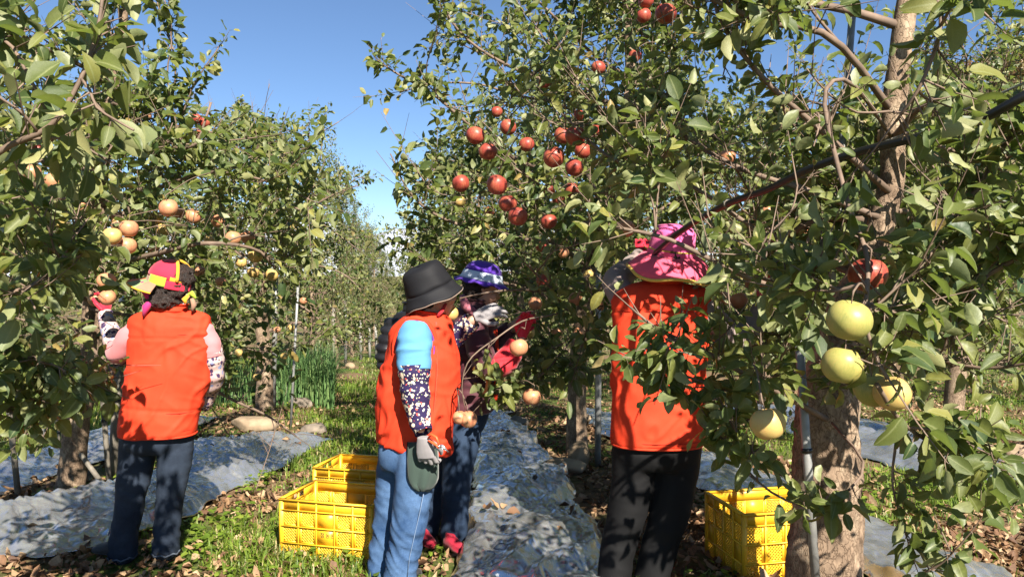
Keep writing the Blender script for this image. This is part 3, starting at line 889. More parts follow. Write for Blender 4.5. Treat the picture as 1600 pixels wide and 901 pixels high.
APPLE_D = {'o': 0.088, 'y': 0.086, 'r': 0.092, 'g': 0.09}
def apple_depth(a):
    d = APPLE_D[a[3]] * F / a[2]
    if a[4] == 'R': d = min(d, 5.3)
    if a[4] == 'L': d = min(d, 5.2)
    if a[4] == 'L2': d = 8.6
    if a[0] == 704: d = 3.72
    if a[0] in (718, 732): d = 3.45
    if a[0] == 1510: d = 3.4
    if a[0] == 1392: d = 3.02
    return d
for a in APPLES:
    k = 0.52 if a[4] in 'NL' or (a[4] == 'R' and a[1] > 430) else 0.45
    CLEAR.append((a[0], a[1], a[2] * k, a[2] * k, apple_depth(a)))
for q in [(1590, 156, 1.82), (1550, 176, 1.87), (1510, 195, 1.92), (1465, 208, 1.98), (1420, 218, 2.05), (1375, 229, 2.12), (1330, 241, 2.2), (1285, 257, 2.3), (1245, 274, 2.4), (1200, 296, 2.5), (1160, 313, 2.65)]:
    CLEAR.append((q[0], q[1], 26, 11, q[2]))
CLEAR.append((1395, 270, 22, 60, 2.8)); CLEAR.append((1395, 170, 20, 40, 2.8))

# near right tree -------------------------------------------------
def extra_near(gr):
    L = gr.limb
    # branch reaching over the pink-hat woman's back
    L(px_path([(1292, 655, 2.8), (1230, 620, 2.55), (1165, 585, 2.4), (1095, 545, 2.3), (1030, 515, 2.3), (985, 480, 2.35)]), 0.012, 0.004, 5, 9, seclen=(0.15, 0.34), shoot=(0.08, 0.2), secshoot=4, upb=0.25)
    L(px_path([(1200, 605, 2.5), (1140, 610, 2.35), (1080, 590, 2.3), (1020, 570, 2.3)]), 0.007, 0.003, 2, 9, seclen=(0.12, 0.3), shoot=(0.07, 0.18), secshoot=4, upb=0.1)
    L(px_path([(1330, 450, 2.75), (1240, 455, 2.45), (1180, 438, 2.3), (1110, 405, 2.25), (1040, 372, 2.25), (960, 355, 2.3), (900, 345, 2.4)]), 0.012, 0.004, 5, 12, seclen=(0.15, 0.35), shoot=(0.08, 0.24), secshoot=4)
    # upright crooked branch carrying the big yellow apples
    L(px_path([(1394, 215, 2.85), (1330, 130, 2.5), (1288, 150, 2.25), (1320, 300, 1.95), (1352, 390, 1.8), (1356, 440, 1.74), (1352, 500, 1.7), (1370, 560, 1.68), (1388, 592, 1.66)]), 0.008, 0.004, 4, 12, seclen=(0.12, 0.3), shoot=(0.08, 0.22), secshoot=4)
    L(px_path([(1356, 440, 1.74), (1300, 455, 1.8), (1240, 447, 1.95), (1180, 432, 2.1)]), 0.006, 0.003, 2, 8, seclen=(0.1, 0.25), shoot=(0.08, 0.2))
    # lower twigs
    L(px_path([(1370, 600, 1.75), (1410, 660, 1.85), (1480, 705, 1.95), (1560, 735, 2.0), (1660, 760, 2.1)]), 0.006, 0.003, 3, 9, seclen=(0.12, 0.25), shoot=(0.06, 0.16), upb=0.1)
    L(px_path([(1400, 690, 2.0), (1395, 760, 2.0), (1420, 850, 2.0)]), 0.004, 0.002, 0, 3, shoot=(0.06, 0.1), upb=0.0)
    L(px_path([(1300, 660, 2.75), (1350, 730, 2.3), (1280, 790, 2.2), (1200, 765, 2.25), (1140, 700, 2.3), (1110, 660, 2.3)]), 0.005, 0.003, 2, 10, seclen=(0.12, 0.25), shoot=(0.06, 0.15), upb=0.05)
    L(px_path([(1430, 900, 2.0), (1470, 880, 1.95), (1500, 850, 1.9)]), 0.004, 0.002, 0, 3, shoot=(0.06, 0.1), upb=0.1)
    # long diagonal branches at the right edge
    L(px_path([(1390, 430, 2.7), (1450, 380, 2.45), (1510, 320, 2.3), (1580, 210, 2.2), (1640, 120, 2.1)]), 0.012, 0.006, 6, 9, seclen=(0.15, 0.35), shoot=(0.08, 0.24))
    L(px_path([(1400, 480, 2.7), (1470, 470, 2.3), (1560, 420, 2.1), (1650, 370, 2.0)]), 0.010, 0.005, 6, 10, seclen=(0.15, 0.35), shoot=(0.08, 0.22))
    L(px_path([(1350, 560, 2.7), (1450, 560, 2.3), (1540, 575, 2.15), (1650, 560, 2.0)]), 0.009, 0.004, 6, 11, seclen=(0.15, 0.35), shoot=(0.08, 0.2))
    # hanging cluster close to the lens, top right
    L(px_path([(1400, -120, 1.7), (1455, -20, 1.55), (1470, 40, 1.5), (1440, 130, 1.5), (1400, 190, 1.55)]), 0.006, 0.003, 2, 10, seclen=(0.1, 0.2), shoot=(0.08, 0.16), upb=-0.3)
    # rear side of the crown
    for p in ([(1395, 330, 2.95), (1480, 330, 3.3), (1610, 300, 3.8)], [(1388, 400, 2.95), (1500, 430, 3.4), (1650, 450, 3.9)], [(1375, 470, 2.95), (1480, 520, 3.5), (1620, 545, 4.0)], [(1392, 250, 2.95), (1500, 230, 3.4), (1650, 190, 3.9)],
              [(1340, 430, 2.98), (1250, 400, 3.4), (1150, 380, 3.9)], [(1320, 500, 2.98), (1250, 520, 3.5), (1160, 545, 4.0)], [(1380, 340, 2.98), (1300, 330, 3.6), (1210, 300, 4.2)], [(1392, 220, 2.98), (1330, 180, 3.6), (1240, 150, 4.2)]):
        L(px_path(p), 0.013, 0.005, 8, 12, seclen=(0.2, 0.5), shoot=(0.1, 0.28))
    # the crown over the top of the picture
    L(px_path([(1398, 180, 2.9), (1300, 60, 2.6), (1180, 30, 2.5), (1040, -40, 2.6), (950, -90, 2.7)]), 0.016, 0.005, 8, 12, seclen=(0.2, 0.45), shoot=(0.1, 0.3))
    L(px_path([(1390, 300, 2.85), (1290, 210, 2.7), (1200, 130, 2.6), (1130, 40, 2.6), (1100, -60, 2.6)]), 0.014, 0.005, 8, 12, seclen=(0.2, 0.45), shoot=(0.1, 0.3))
    L(px_path([(1375, 340, 2.85), (1270, 300, 2.9), (1150, 260, 3.0), (1030, 190, 3.1), (930, 150, 3.2), (850, 60, 3.3)]), 0.014, 0.005, 9, 14, seclen=(0.25, 0.55), shoot=(0.1, 0.3))
    L(px_path([(1340, 420, 2.9), (1200, 370, 3.0), (1080, 290, 3.0), (960, 250, 3.1), (880, 180, 3.2)]), 0.014, 0.005, 9, 12, seclen=(0.2, 0.5), shoot=(0.1, 0.28))
NB = gp(1290, 960); NB = np.array([1.2, 2.9, float(H(1.2, 2.9))])
near_path = [NB + np.array([-0.01, 0, -0.1]), W(1290, 800, 2.9), W(1293, 650, 2.9), W(1315, 520, 2.9), W(1360, 400, 2.88), W(1392, 290, 2.88), W(1396, 180, 2.88), W(1415, 20, 2.9), W(1440, -160, 2.95), W(1450, -420, 3.0)]
orchard_tree('big near apple tree with thick rough trunk beside the right yellow crate', NB, 4.2, 1.35, 101, 3, 12, 300, path=near_path,
             radii=[0.145, 0.125, 0.115, 0.085, 0.052, 0.045, 0.043, 0.038, 0.03, 0.015], extra=extra_near, zlo=1.3, nsec=5, nshoot=9, secshoot=4, thin=0.04, top_shoots=6, dens=2.1, auto_dens=0.9, size=(0.042, 0.083), sides=48, knob=0.075)

# tree just outside the left edge, its branches hang into the picture
def extra_left(gr):
    L = gr.limb
    L(px_path([(-120, 330, 1.75), (0, 236, 1.72), (75, 200, 1.7), (118, 140, 1.7), (150, 60, 1.72), (165, -40, 1.75)]), 0.0085, 0.004, 3, 10, seclen=(0.1, 0.25), shoot=(0.08, 0.2), secshoot=3, upb=0.2)
    L(px_path([(-100, 60, 2.0), (0, 60, 1.9), (40, 110, 1.85), (60, 150, 1.85)]), 0.006, 0.003, 2, 8, seclen=(0.1, 0.25), shoot=(0.08, 0.2), upb=0.2)
    L(px_path([(-160, 520, 2.4), (0, 462, 2.3), (50, 445, 2.3), (100, 400, 2.35), (120, 340, 2.4)]), 0.008, 0.004, 4, 12, seclen=(0.12, 0.3), shoot=(0.08, 0.2), upb=0.2)
    L(px_path([(-200, 560, 2.7), (0, 560, 2.7), (70, 560, 2.75), (130, 590, 2.8)]), 0.008, 0.004, 5, 10, seclen=(0.15, 0.3), shoot=(0.08, 0.2), upb=0.1)
    L(px_path([(-200, 640, 2.7), (0, 640, 2.75), (60, 615, 2.8), (140, 600, 2.85)]), 0.007, 0.003, 5, 9, seclen=(0.12, 0.25), shoot=(0.08, 0.18), upb=0.1)
    L(px_path([(-150, 300, 2.6), (0, 330, 2.6), (60, 370, 2.7), (110, 420, 2.8)]), 0.009, 0.004, 5, 10, seclen=(0.15, 0.3), shoot=(0.08, 0.2))
def xtree_label(i): return i
orchard_tree('apple tree at left edge whose big leaves hang into the top corner', (-2.9, 2.1), 3.6, 1.25, 131, 3, 12, 300, extra=extra_left, dens=1.4, nsec=4, nshoot=8, secshoot=4, thin=0.03, top_shoots=4)

# left tree behind the patchwork-hat woman
def extra_l1(gr):
    L = gr.limb
    L(px_path([(150, 300, 4.9), (165, 210, 4.7), (178, 160, 4.6), (240, 205, 4.5), (300, 230, 4.4), (330, 160, 4.4)]), 0.026, 0.006, 5, 10)
    L(px_path([(260, 260, 4.6), (300, 140, 4.5), (345, 70, 4.5)]), 0.007, 0.003, 0, 12, shoot=(0.04, 0.10), free=True)
    L(px_path([(250, 240, 4.6), (275, 110, 4.5), (250, 20, 4.5), (230, -60, 4.5)]), 0.007, 0.003, 0, 14, shoot=(0.04, 0.13), free=True)
    L(px_path([(290, 250, 4.5), (262, 130, 4.4), (268, 60, 4.4), (255, -10, 4.4)]), 0.006, 0.003, 0, 12, shoot=(0.04, 0.12), free=True)
    L(px_path([(140, 420, 4.9), (230, 400, 4.3), (320, 380, 4.0), (400, 390, 4.2), (430, 420, 4.3)]), 0.02, 0.006, 8, 10)
    L(px_path([(130, 480, 4.9), (240, 500, 4.9), (330, 520, 4.9), (370, 540, 5.0)]), 0.016, 0.006, 8, 10)
    L(px_path([(130, 500, 4.9), (120, 520, 4.0), (160, 560, 3.6), (180, 590, 3.5)]), 0.016, 0.006, 6, 10)
L1 = np.array([-2.84, 4.95, float(H(-2.84, 4.95))])
orchard_tree('apple tree behind the woman in patchwork hat, left of her', L1, 3.9, 1.75, 151, 2, 24, 300,
             path=[L1 + [-.05, 0, -.08], L1 + [0, 0, 0.45], W(142, 560, 4.95), W(150, 400, 4.95), W(160, 230, 4.95), W(190, 60, 4.95), W(200, -60, 4.95)],
             radii=[0.085, 0.075, 0.07, 0.062, 0.045, 0.028, 0.012], extra=extra_l1, dens=1.45, zlo=0.95, nsec=6, nshoot=12, secshoot=6, thin=0.05, zmin=0.62)

# right tree with the red apples
def extra_r1(gr):
    L = gr.limb
    L(px_path([(930, 260, 5.9), (830, 260, 5.2), (740, 200, 4.9), (680, 150, 4.8), (620, 115, 4.7), (590, 95, 4.7)]), 0.018, 0.004, 6, 14, shoot=(0.08, 0.25))
    L(px_path([(950, 160, 5.9), (860, 130, 5.3), (770, 90, 5.0), (710, 40, 4.9), (680, -30, 4.9)]), 0.018, 0.004, 8, 14)
    L(px_path([(900, 380, 6.1), (790, 370, 5.2), (690, 340, 5.0), (640, 300, 4.9), (610, 240, 4.9)]), 0.018, 0.004, 8, 14)
    L(px_path([(890, 470, 6.1), (780, 440, 5.3), (700, 420, 5.2), (640, 400, 5.3)]), 0.018, 0.004, 8, 12)
    # branch the purple-hat woman is picking from
    L(px_path([(920, 430, 4.9), (880, 455, 4.2), (850, 440, 3.8), (820, 410, 3.6)]), 0.010, 0.004, 3, 8, shoot=(0.06, 0.16))
    L(px_path([(910, 470, 4.8), (870, 490, 3.9), (820, 500, 3.55), (780, 525, 3.45), (735, 560, 3.42), (722, 600, 3.42), (727, 640, 3.44)]), 0.006, 0.002, 5, 12, seclen=(0.1, 0.25), shoot=(0.06, 0.14), upb=-0.05)
    L(px_path([(880, 455, 4.3), (800, 453, 3.75), (745, 460, 3.65), (705, 470, 3.7)]), 0.008, 0.003, 1, 3, shoot=(0.05, 0.1))
    L(px_path([(900, 520, 4.9), (870, 560, 4.2), (840, 590, 4.0), (800, 610, 3.9)]), 0.009, 0.003, 6, 10, seclen=(0.15, 0.35), shoot=(0.06, 0.18), upb=0.0)
    L(px_path([(985, 330, 5.5), (960, 400, 4.4), (930, 470, 4.1), (910, 540, 4.0)]), 0.010, 0.004, 7, 10)
    L(px_path([(940, 300, 5.5), (900, 330, 4.6), (860, 300, 4.2), (800, 260, 4.1)]), 0.012, 0.004, 6, 10)
R1 = np.array([0.53, 6.2, float(H(0.53, 6.2))])
orchard_tree('apple tree loaded with red apples behind the purple hat woman', R1, 4.5, 2.0, 171, 2, 26, 300,
             path=[R1 + [0, 0, -.08], R1 + [0, 0, .5], W(908, 520, 6.2), W(930, 380, 6.15), W(965, 250, 6.1), W(985, 120, 6.1), W(975, -30, 6.1), W(975, -140, 6.1)],
             radii=[0.085, 0.075, 0.07, 0.062, 0.05, 0.042, 0.03, 0.012], extra=extra_r1, dens=1.65, zlo=0.95, nsec=7, nshoot=13, secshoot=6, thin=0.05, zmin=0.55)
# second stem beside it
L2 = np.array([-3.0, 9.2, float(H(-3.0, 9.2))])
def extra_l2(gr):
    for p in ([(405, 330, 9.2), (440, 250, 8.9), (490, 215, 8.8), (530, 190, 8.8)], [(405, 300, 9.2), (375, 250, 9), (350, 200, 8.9)], [(410, 400, 9.2), (480, 330, 8.7), (530, 300, 8.6), (560, 290, 8.6)]):
        gr.limb(px_path(p), 0.02, 0.005, 6, 12)
    for p in ([(452, 270, 8.8), (450, 230, 8.8), (447, 200, 8.8)], [(500, 250, 8.8), (505, 210, 8.8), (510, 182, 8.8)], [(535, 300, 8.7), (555, 280, 8.7), (572, 278, 8.7)], [(400, 240, 9), (410, 210, 9), (415, 190, 9)], [(360, 250, 9), (380, 215, 9), (400, 205, 9)]):
        gr.limb(px_path(p), 0.007, 0.003, 0, 10, shoot=(0.06, 0.16), free=True)
orchard_tree('second apple tree of the left row, by the onion patch', L2, 3.7, 1.7, 191, 2, 22, 300, path=[L2 + [0, 0, -.08], L2 + [0, 0, .6], W(408, 480, 9.2), W(404, 330, 9.2), W(402, 230, 9.2)],
             radii=[0.11, 0.09, 0.08, 0.065, 0.05], extra=extra_l2, zlo=0.9, nsec=6, nshoot=12, secshoot=6, petioles=False, limbs_apart=True, zmin=0.6, top_shoots=5)

# farther trees: four grown shapes, copied along the rows
FRUIT_WOOD = np.vstack(BRANCHPTS)
PROTO = []
def far_trees():
    spots = []
    for i, y in enumerate([12.4, 15.8, 19.3, 23.0, 27.0, 31.5]): spots.append((float(xl(y)), y, 'left row', i + 3))
    for i, y in enumerate([9.9, 13.4, 17.0, 20.6, 24.5, 29.0]): spots.append((float(xr(y)) + 0.1, y, 'right row', i + 3))
    for i, y in enumerate([6.7, 10.0, 13.2, 16.6, 20.5, 24.5]): spots.append((float(xr(y)) + 3.3, y, 'row at the right edge', i + 1))
    for i, y in enumerate([9.5, 13.0, 17.0, 21.5]): spots.append((float(xl(y)) - 3.7, y, 'row beyond the left lawn', i + 1))
    for i, y in enumerate([10.0, 14.0, 18.5, 23.0, 28]): spots.append((float(xr(y)) + 7.6, y, 'second row beyond the right edge', i + 1))
    for i, x in enumerate([-7.2, -4.2, -1.6, 1.4, 4.6, 8.0, 12.0, 16.0, -10.5, -14, -18]): spots.append((x, 35.0 + (i % 3) * 1.8, 'far end of the lane', i + 1))
    ords = ['first', 'second', 'third', 'fourth', 'fifth', 'sixth', 'seventh', 'eighth', 'ninth', 'tenth', 'eleventh']
    cnt = 0
    for (x, y, row, k) in spots:
        z = float(H(x, y)); g = np.random.default_rng(cnt + 900)
        if row == 'far end of the lane': lab = 'distant apple tree closing the far end, %s of them' % ords[k - 1]
        else: lab = '%s apple tree along the %s, counted from the front' % (ords[k - 1], row)
        if len(PROTO) < 4:
            o = orchard_tree(lab, np.array([0, 0, 0.0]), 3.9 + 0.15 * len(PROTO), 1.75, 300 + 17 * len(PROTO), 1, 22, 0, carve=False, petioles=False, nsec=6, nshoot=11, secshoot=6, limbs_apart=False, zlo=0.85)
            PROTO.append(o)
        else:
            o = copy_tree(PROTO[cnt % 4]); o['label'] = lab
        o.location = (x, y, z - 0.02); o.rotation_euler = (0, 0, g.uniform(0, 6.28)); s = g.uniform(0.92, 1.1)
        o.scale = (s, s, s * g.uniform(0.95, 1.08))
        if row == 'left row': o.scale = (0.56, 0.56, 0.9 if k == 3 else 0.84)
        cnt += 1
far_trees()
# ------------------------------------------------------------------ apples
def apple_material(name, stops, sc=1.0, streak=True):
    m, nt, b = mat(name)
    tc = N(nt, 'ShaderNodeTexCoord'); oi = N(nt, 'ShaderNodeObjectInfo')
    mp = N(nt, 'ShaderNodeMapping'); mp.inputs['Scale'].default_value = (1, 1, 0.25); nt.links.new(tc.outputs['Object'], mp.inputs['Vector'])
    ad = N(nt, 'ShaderNodeVectorMath'); nt.links.new(mp.outputs[0], ad.inputs[0]); nt.links.new(oi.outputs['Random'], ad.inputs[1])
    n1 = noise(nt, 1.6, 3, 0.5, ad.outputs[0]); n2 = noise(nt, 14, 3, 0.6, ad.outputs[0])
    f = mixc(nt, 0.45, n1.outputs['Color'], n2.outputs['Color'])
    r = ramp(nt, f, stops)
    v = N(nt, 'ShaderNodeTexVoronoi'); v.inputs['Scale'].default_value = 16; nt.links.new(tc.outputs['Object'], v.inputs['Vector'])
    sp = ramp(nt, v.outputs['Distance'], [(0.05, (1, 1, 1)), (0.10, (0, 0, 0))])
    nt.links.new(mixc(nt, sp.outputs[0], r.outputs[0], (0.55, 0.40, 0.20)), b.inputs['Base Color'])
    b.inputs['Roughness'].default_value = 0.42; b.inputs['Specular IOR Level'].default_value = 0.35
    b.inputs['Subsurface Weight'].default_value = 0.05; b.inputs['Subsurface Radius'].default_value = (0.1, 0.05, 0.02)
    return m
AM = {'r': apple_material('red_apple_skin', [(0.3, (0.21, 0.022, 0.02)), (0.5, (0.29, 0.05, 0.033)), (0.7, (0.42, 0.19, 0.085))]),
      'o': apple_material('blush_apple_skin', [(0.3, (0.40, 0.11, 0.06)), (0.5, (0.47, 0.21, 0.11)), (0.72, (0.48, 0.32, 0.14))]),
      'y': apple_material('yellow_apple_skin', [(0.3, (0.46, 0.21, 0.09)), (0.5, (0.48, 0.33, 0.11)), (0.7, (0.44, 0.36, 0.12))]),
      'g': apple_material('green_yellow_apple_skin', [(0.3, (0.19, 0.21, 0.055)), (0.5, (0.32, 0.29, 0.08)), (0.7, (0.42, 0.28, 0.10))])}
def apple_profile():
    t = np.linspace(0, np.pi, 20); r = np.sin(t) * (1 + 0.06 * np.cos(t)); z = np.cos(t) * 0.95
    z = z - 0.24 * np.exp(-(r / 0.26) ** 2) * (t < 1.2) + 0.20 * np.exp(-(r / 0.25) ** 2) * (t > 2.0)
    return np.stack([r, z], 1)[::-1]
APV = []
for k in range(4):
    pr = apple_profile(); rings = []
    a = np.linspace(0, 2 * np.pi, 24, endpoint=False)
    for r, z in pr:
        rr = max(r, 0.01) * (1 + 0.035 * np.cos(a * 5 + k) * (z < 0) * 0.6 + 0.03 * np.cos(a + k * 2) + 0.02 * np.cos(2 * a + k))
        rings.append(np.stack([rr * np.cos(a), rr * np.sin(a), np.full(24, z) + 0.04 * np.cos(a + k) * r], 1))
    b = Bag(); b.loft(np.array(rings)); APV.append(b.arrays())
APMESH = {(c, k): mesh_np('apple', APV[k][0], APV[k][1], [AM[c]], True) for c in AM for k in range(4)}
_b = Bag(); _b.tube([(0, 0, 0.5), (0.05, 0, 0.8), (0.10, 0.03, 1.15), (0.12, 0.05, 1.4)], [0.035, 0.03, 0.035, 0.05], 6)
STEM = _b.mesh('stem', [M['twig']], True)
_b = Bag()
for k in range(5):
    t = k * 1.2566; _b.tube([(0.03 * math.cos(t), 0.03 * math.sin(t), -0.66), (0.09 * math.cos(t), 0.09 * math.sin(t), -0.72)], [0.018, 0.006], 5)
CALYX = _b.mesh('calyx', [M['twig']], True)
COLNAME = {'r': 'red', 'o': 'pink-orange', 'y': 'yellow', 'g': 'green-yellow'}

CL = [  # named clusters: (test box x0,y0,x1,y1, phrase)
 (30, 180, 80, 245, 'alone under the leaves at the far top left branch'),
 (30, 255, 130, 330, 'in the upper left cluster above the patchwork hat woman\'s reach'),
 (131, 310, 215, 395, 'in the cluster straight above the patchwork hat'),
 (216, 310, 350, 445, 'in the loose row over the patchwork hat\'s right'),
 (215, 170, 240, 190, 'alone high in the left tree\'s crown'),
 (300, 180, 330, 215, 'high on the left tree against the blue sky'),
 (355, 360, 440, 435, 'hanging in the lane-side group of the left tree'),
 (130, 425, 185, 500, 'at the patchwork hat woman\'s raised hand'),
 (365, 460, 480, 600, 'low on the second left tree near the onion patch'),
 (700, 165, 830, 350, 'in the middle of the red tree above the purple hat'),
 (830, 150, 945, 400, 'in the dense bunch above and right of the purple hat'),
 (840, 80, 1000, 135, 'near the top of the red tree'),
 (960, 340, 1000, 370, 'beside the pink hat, on its left'),
 (995, 0, 1060, 40, 'at the upper edge, over the pink hat'),
 (825, 420, 955, 530, 'at shoulder height between purple and pink hats'),
 (775, 500, 845, 560, 'at the purple hat woman\'s red glove'),
 (820, 610, 845, 635, 'hanging low over the silver film mound'),
 (695, 480, 715, 500, 'right at the bucket hat woman\'s chin'),
 (705, 640, 745, 670, 'hanging before the purple hat woman\'s jeans'),
 (1120, 235, 1150, 260, 'alone above the pink hat\'s right side'),
 (1110, 430, 1190, 485, 'by the pink hat woman\'s raised hand'),
 (1290, 470, 1360, 535, 'topmost of the big ones before the near trunk'),
 (1285, 540, 1345, 605, 'middle of the big ones before the near trunk'),
 (1340, 580, 1375, 635, 'lower left of the touching pair near the near trunk'),
 (1376, 580, 1425, 645, 'lower right of the touching pair near the near trunk'),
 (1325, 400, 1390, 460, 'half hidden by the crooked branch of the near tree'),
 (1170, 635, 1230, 690, 'hanging low above the right yellow crate'),
 (1360, 190, 1415, 235, 'behind the near tree\'s smooth upper trunk'),
 (1495, 500, 1525, 525, 'small one among leaves at the far right'),
 (1180, 290, 1270, 375, 'small one behind the near tree\'s branches')]
ORD = ['first', 'second', 'third', 'fourth', 'fifth', 'sixth', 'seventh', 'eighth', 'ninth', 'tenth', 'eleventh', 'twelfth', 'thirteenth', 'fourteenth', 'fifteenth', 'sixteenth', 'seventeenth', 'eighteenth']
def apples():
    members = {}
    for i, a in enumerate(APPLES):
        for c in CL:
            if c[0] <= a[0] <= c[2] and c[1] <= a[1] <= c[3]: members.setdefault((c[4], a[3]), []).append(i); break
        else: print('apple without cluster', a)
    g = np.random.default_rng(5)
    lab = {}
    for (ph, col), ids in members.items():
        ids.sort(key=lambda i: APPLES[i][0])
        for n, i in enumerate(ids):
            lab[i] = '%s apple %s' % (COLNAME[col], ph) if len(ids) == 1 else '%s apple %s, %s from left' % (COLNAME[col], ph, ORD[n])
    for i, a in enumerate(APPLES):
        d = apple_depth(a); r = a[2] / F * d / 2; p = W(a[0], a[1], d)
        o = bpy.data.objects.new('apple', APMESH[(a[3], i % 4)]); COL.objects.link(o); o.location = tuple(p)
        o.rotation_euler = (g.normal(0, 0.2), g.normal(0, 0.2), g.uniform(0, 6.28)); o.scale = (r, r, r)
        tag(o, lab.get(i, 'apple'), 'apple', 'apples hanging on the trees')
        s = bpy.data.objects.new('stem', STEM); link(s, o)
        s = bpy.data.objects.new('calyx', CALYX); link(s, o)
        # the spur it hangs from
        Mi = np.array((Matrix.LocRotScale(o.location, o.rotation_euler, o.scale)).inverted())
        v = FRUIT_WOOD - p; cost = np.linalg.norm(v, axis=1) + np.where(v[:, 2] < r, 0.5, 0); q = FRUIT_WOOD[int(np.argmin(cost))]
        if cost.min() < 0.6:
            top = np.linalg.inv(Mi)[:3, :3] @ np.array([0.12, 0.05, 1.38]) + p
            P = spline([top, (top + q) / 2 + [0, 0, 0.02], q], 8); P = P @ Mi[:3, :3].T + Mi[:3, 3]
            bb = Bag(); bb.tube(P, np.linspace(0.0022, 0.0032, 8) / r, 5); s = obj('spur', bb.mesh('spur', [M['twig']], True), o)
apples()

# ------------------------------------------------------------------ yellow crates
def yellow_plastic():
    m, nt, b = mat('yellow_plastic')
    n = noise(nt, 6, 5); r = ramp(nt, n.outputs['Fac'], [(0.3, (0.60, 0.335, 0.016)), (0.7, (0.70, 0.41, 0.022))])
    n2 = noise(nt, 25, 6, 0.7); dr = ramp(nt, n2.outputs['Fac'], [(0.55, (1, 1, 1)), (0.8, (0.72, 0.66, 0.55))])
    nt.links.new(mixc(nt, 1.0, r.outputs[0], dr.outputs[0], 'MULTIPLY'), b.inputs['Base Color'])
    b.inputs['Roughness'].default_value = 0.42; b.inputs['Specular IOR Level'].default_value = 0.4
    b.inputs['Subsurface Weight'].default_value = 0.1; b.inputs['Subsurface Radius'].default_value = (0.03, 0.015, 0.002)
    return m
M['yellow'] = yellow_plastic()
CR_L, CR_W, CR_H = 0.52, 0.365, 0.315
def lattice(x0, x1, z0, z1, step=0.0155, t=0.0055, th=0.003):
    """diagonal bars clipped to a rectangle in the xz plane"""
    b = Bag()
    for s in (1, -1):
        c = -2.0
        lo = min(z0 - s * x for x in (x0, x1)) ; hi = max(z1 - s * x for x in (x0, x1))
        c = lo
        while c < hi:
            # line z = s*x + c
            xs = sorted([max(x0, min(x1, (z - c) / s)) for z in (z0, z1)])
            if xs[1] - xs[0] > 0.002:
                A = np.array([xs[0], 0, s * xs[0] + c]); B_ = np.array([xs[1], 0, s * xs[1] + c])
                n = np.array([-s, 0, 1.0]) / math.sqrt(2) * t / 2; y = np.array([0, th / 2, 0]) * (1 if s > 0 else 0.9)
                b.add(np.array([A - n - y, B_ - n - y, B_ + n - y, A + n - y, A - n + y, B_ - n + y, B_ + n + y, A + n + y]), [[0, 1, 2, 3], [7, 6, 5, 4], [3, 2, 6, 7], [0, 4, 5, 1]])
            c += step
    return b

def crate_wall(parent, L, cols, solid, handle, loc, rz):
    """one side: plate with openings, ribs, lattice panels; lies in its own xz plane, outside is -y"""
    H_ = CR_H; w = bpy.data.objects.new('side_wall', None); w.empty_display_size = 0.05
    link(w, parent); w.location = loc; w.rotation_euler = (0, 0, rz)
    e = np.linspace(-L / 2, L / 2, cols + 1); zr = [0.012, H_ * 0.28, H_ * 0.56, H_ * 0.83, H_]
    fr = Bag(); y = 0.004
    def plate(x0, x1, z0, z1, yy=0.0, th=0.004): fr.box(((x0 + x1) / 2, yy, (z0 + z1) / 2), (x1 - x0, th, z1 - z0))
    # vertical ribs (proud) and horizontal ribs
    for i, x in enumerate(e):
        fr.box((x, -0.004, H_ / 2 + 0.003), (0.008 if 0 < i < cols else 0.014, 0.011, H_ - 0.008))
    for z in zr[1:4]: fr.box((0, -0.005, z), (L - 0.006, 0.0125, 0.006))
    obj('rib_grid', fr.mesh('rib_grid', [M['yellow']]), w)
    for i in range(cols):
        for j in range(3):
            x0, x1, z0, z1 = e[i] + 0.003, e[i + 1] - 0.003, zr[j] + 0.002, zr[j + 1] - 0.002
            mg = 0.014 if x1 - x0 > 0.07 else 0.010
            if (i, j) in solid:
                b = Bag(); b.box(((x0 + x1) / 2, 0.0, (z0 + z1) / 2), (x1 - x0 + 0.002, 0.004, z1 - z0 + 0.002)); obj('solid_panel', b.mesh('solid_panel', [M['yellow']]), w)
            else:
                b = lattice(x0 + mg, x1 - mg, z0 + mg * 0.5, z1 - mg * 0.5)
                for q in ((x0, x0 + mg, z0, z1), (x1 - mg, x1, z0, z1), (x0 + mg, x1 - mg, z0, z0 + mg * .5), (x0 + mg, x1 - mg, z1 - mg * .5, z1)):
                    b.box(((q[0] + q[1]) / 2, 0.0, (q[2] + q[3]) / 2), (q[1] - q[0], 0.004, q[3] - q[2]))
                obj('lattice_panel', b.mesh('lattice_panel', [M['yellow']]), w)
    # top band, with a hand hole where wanted
    b = Bag(); z0, z1 = zr[3], H_
    if handle:
        h = 0.055; b.box((-(L / 2 + h) / 2, 0, (z0 + z1) / 2), (L / 2 - h, 0.004, z1 - z0)); b.box(((L / 2 + h) / 2, 0, (z0 + z1) / 2), (L / 2 - h, 0.004, z1 - z0))
        b.box((0, 0, z0 + 0.006), (2 * h, 0.004, 0.012)); b.box((0, 0, z1 - 0.007), (2 * h, 0.004, 0.014))
    else: b.box((0, 0, (z0 + z1) / 2), (L - 0.002, 0.004, z1 - z0))
    obj('top_band', b.mesh('top_band', [M['yellow']]), w)
    return w

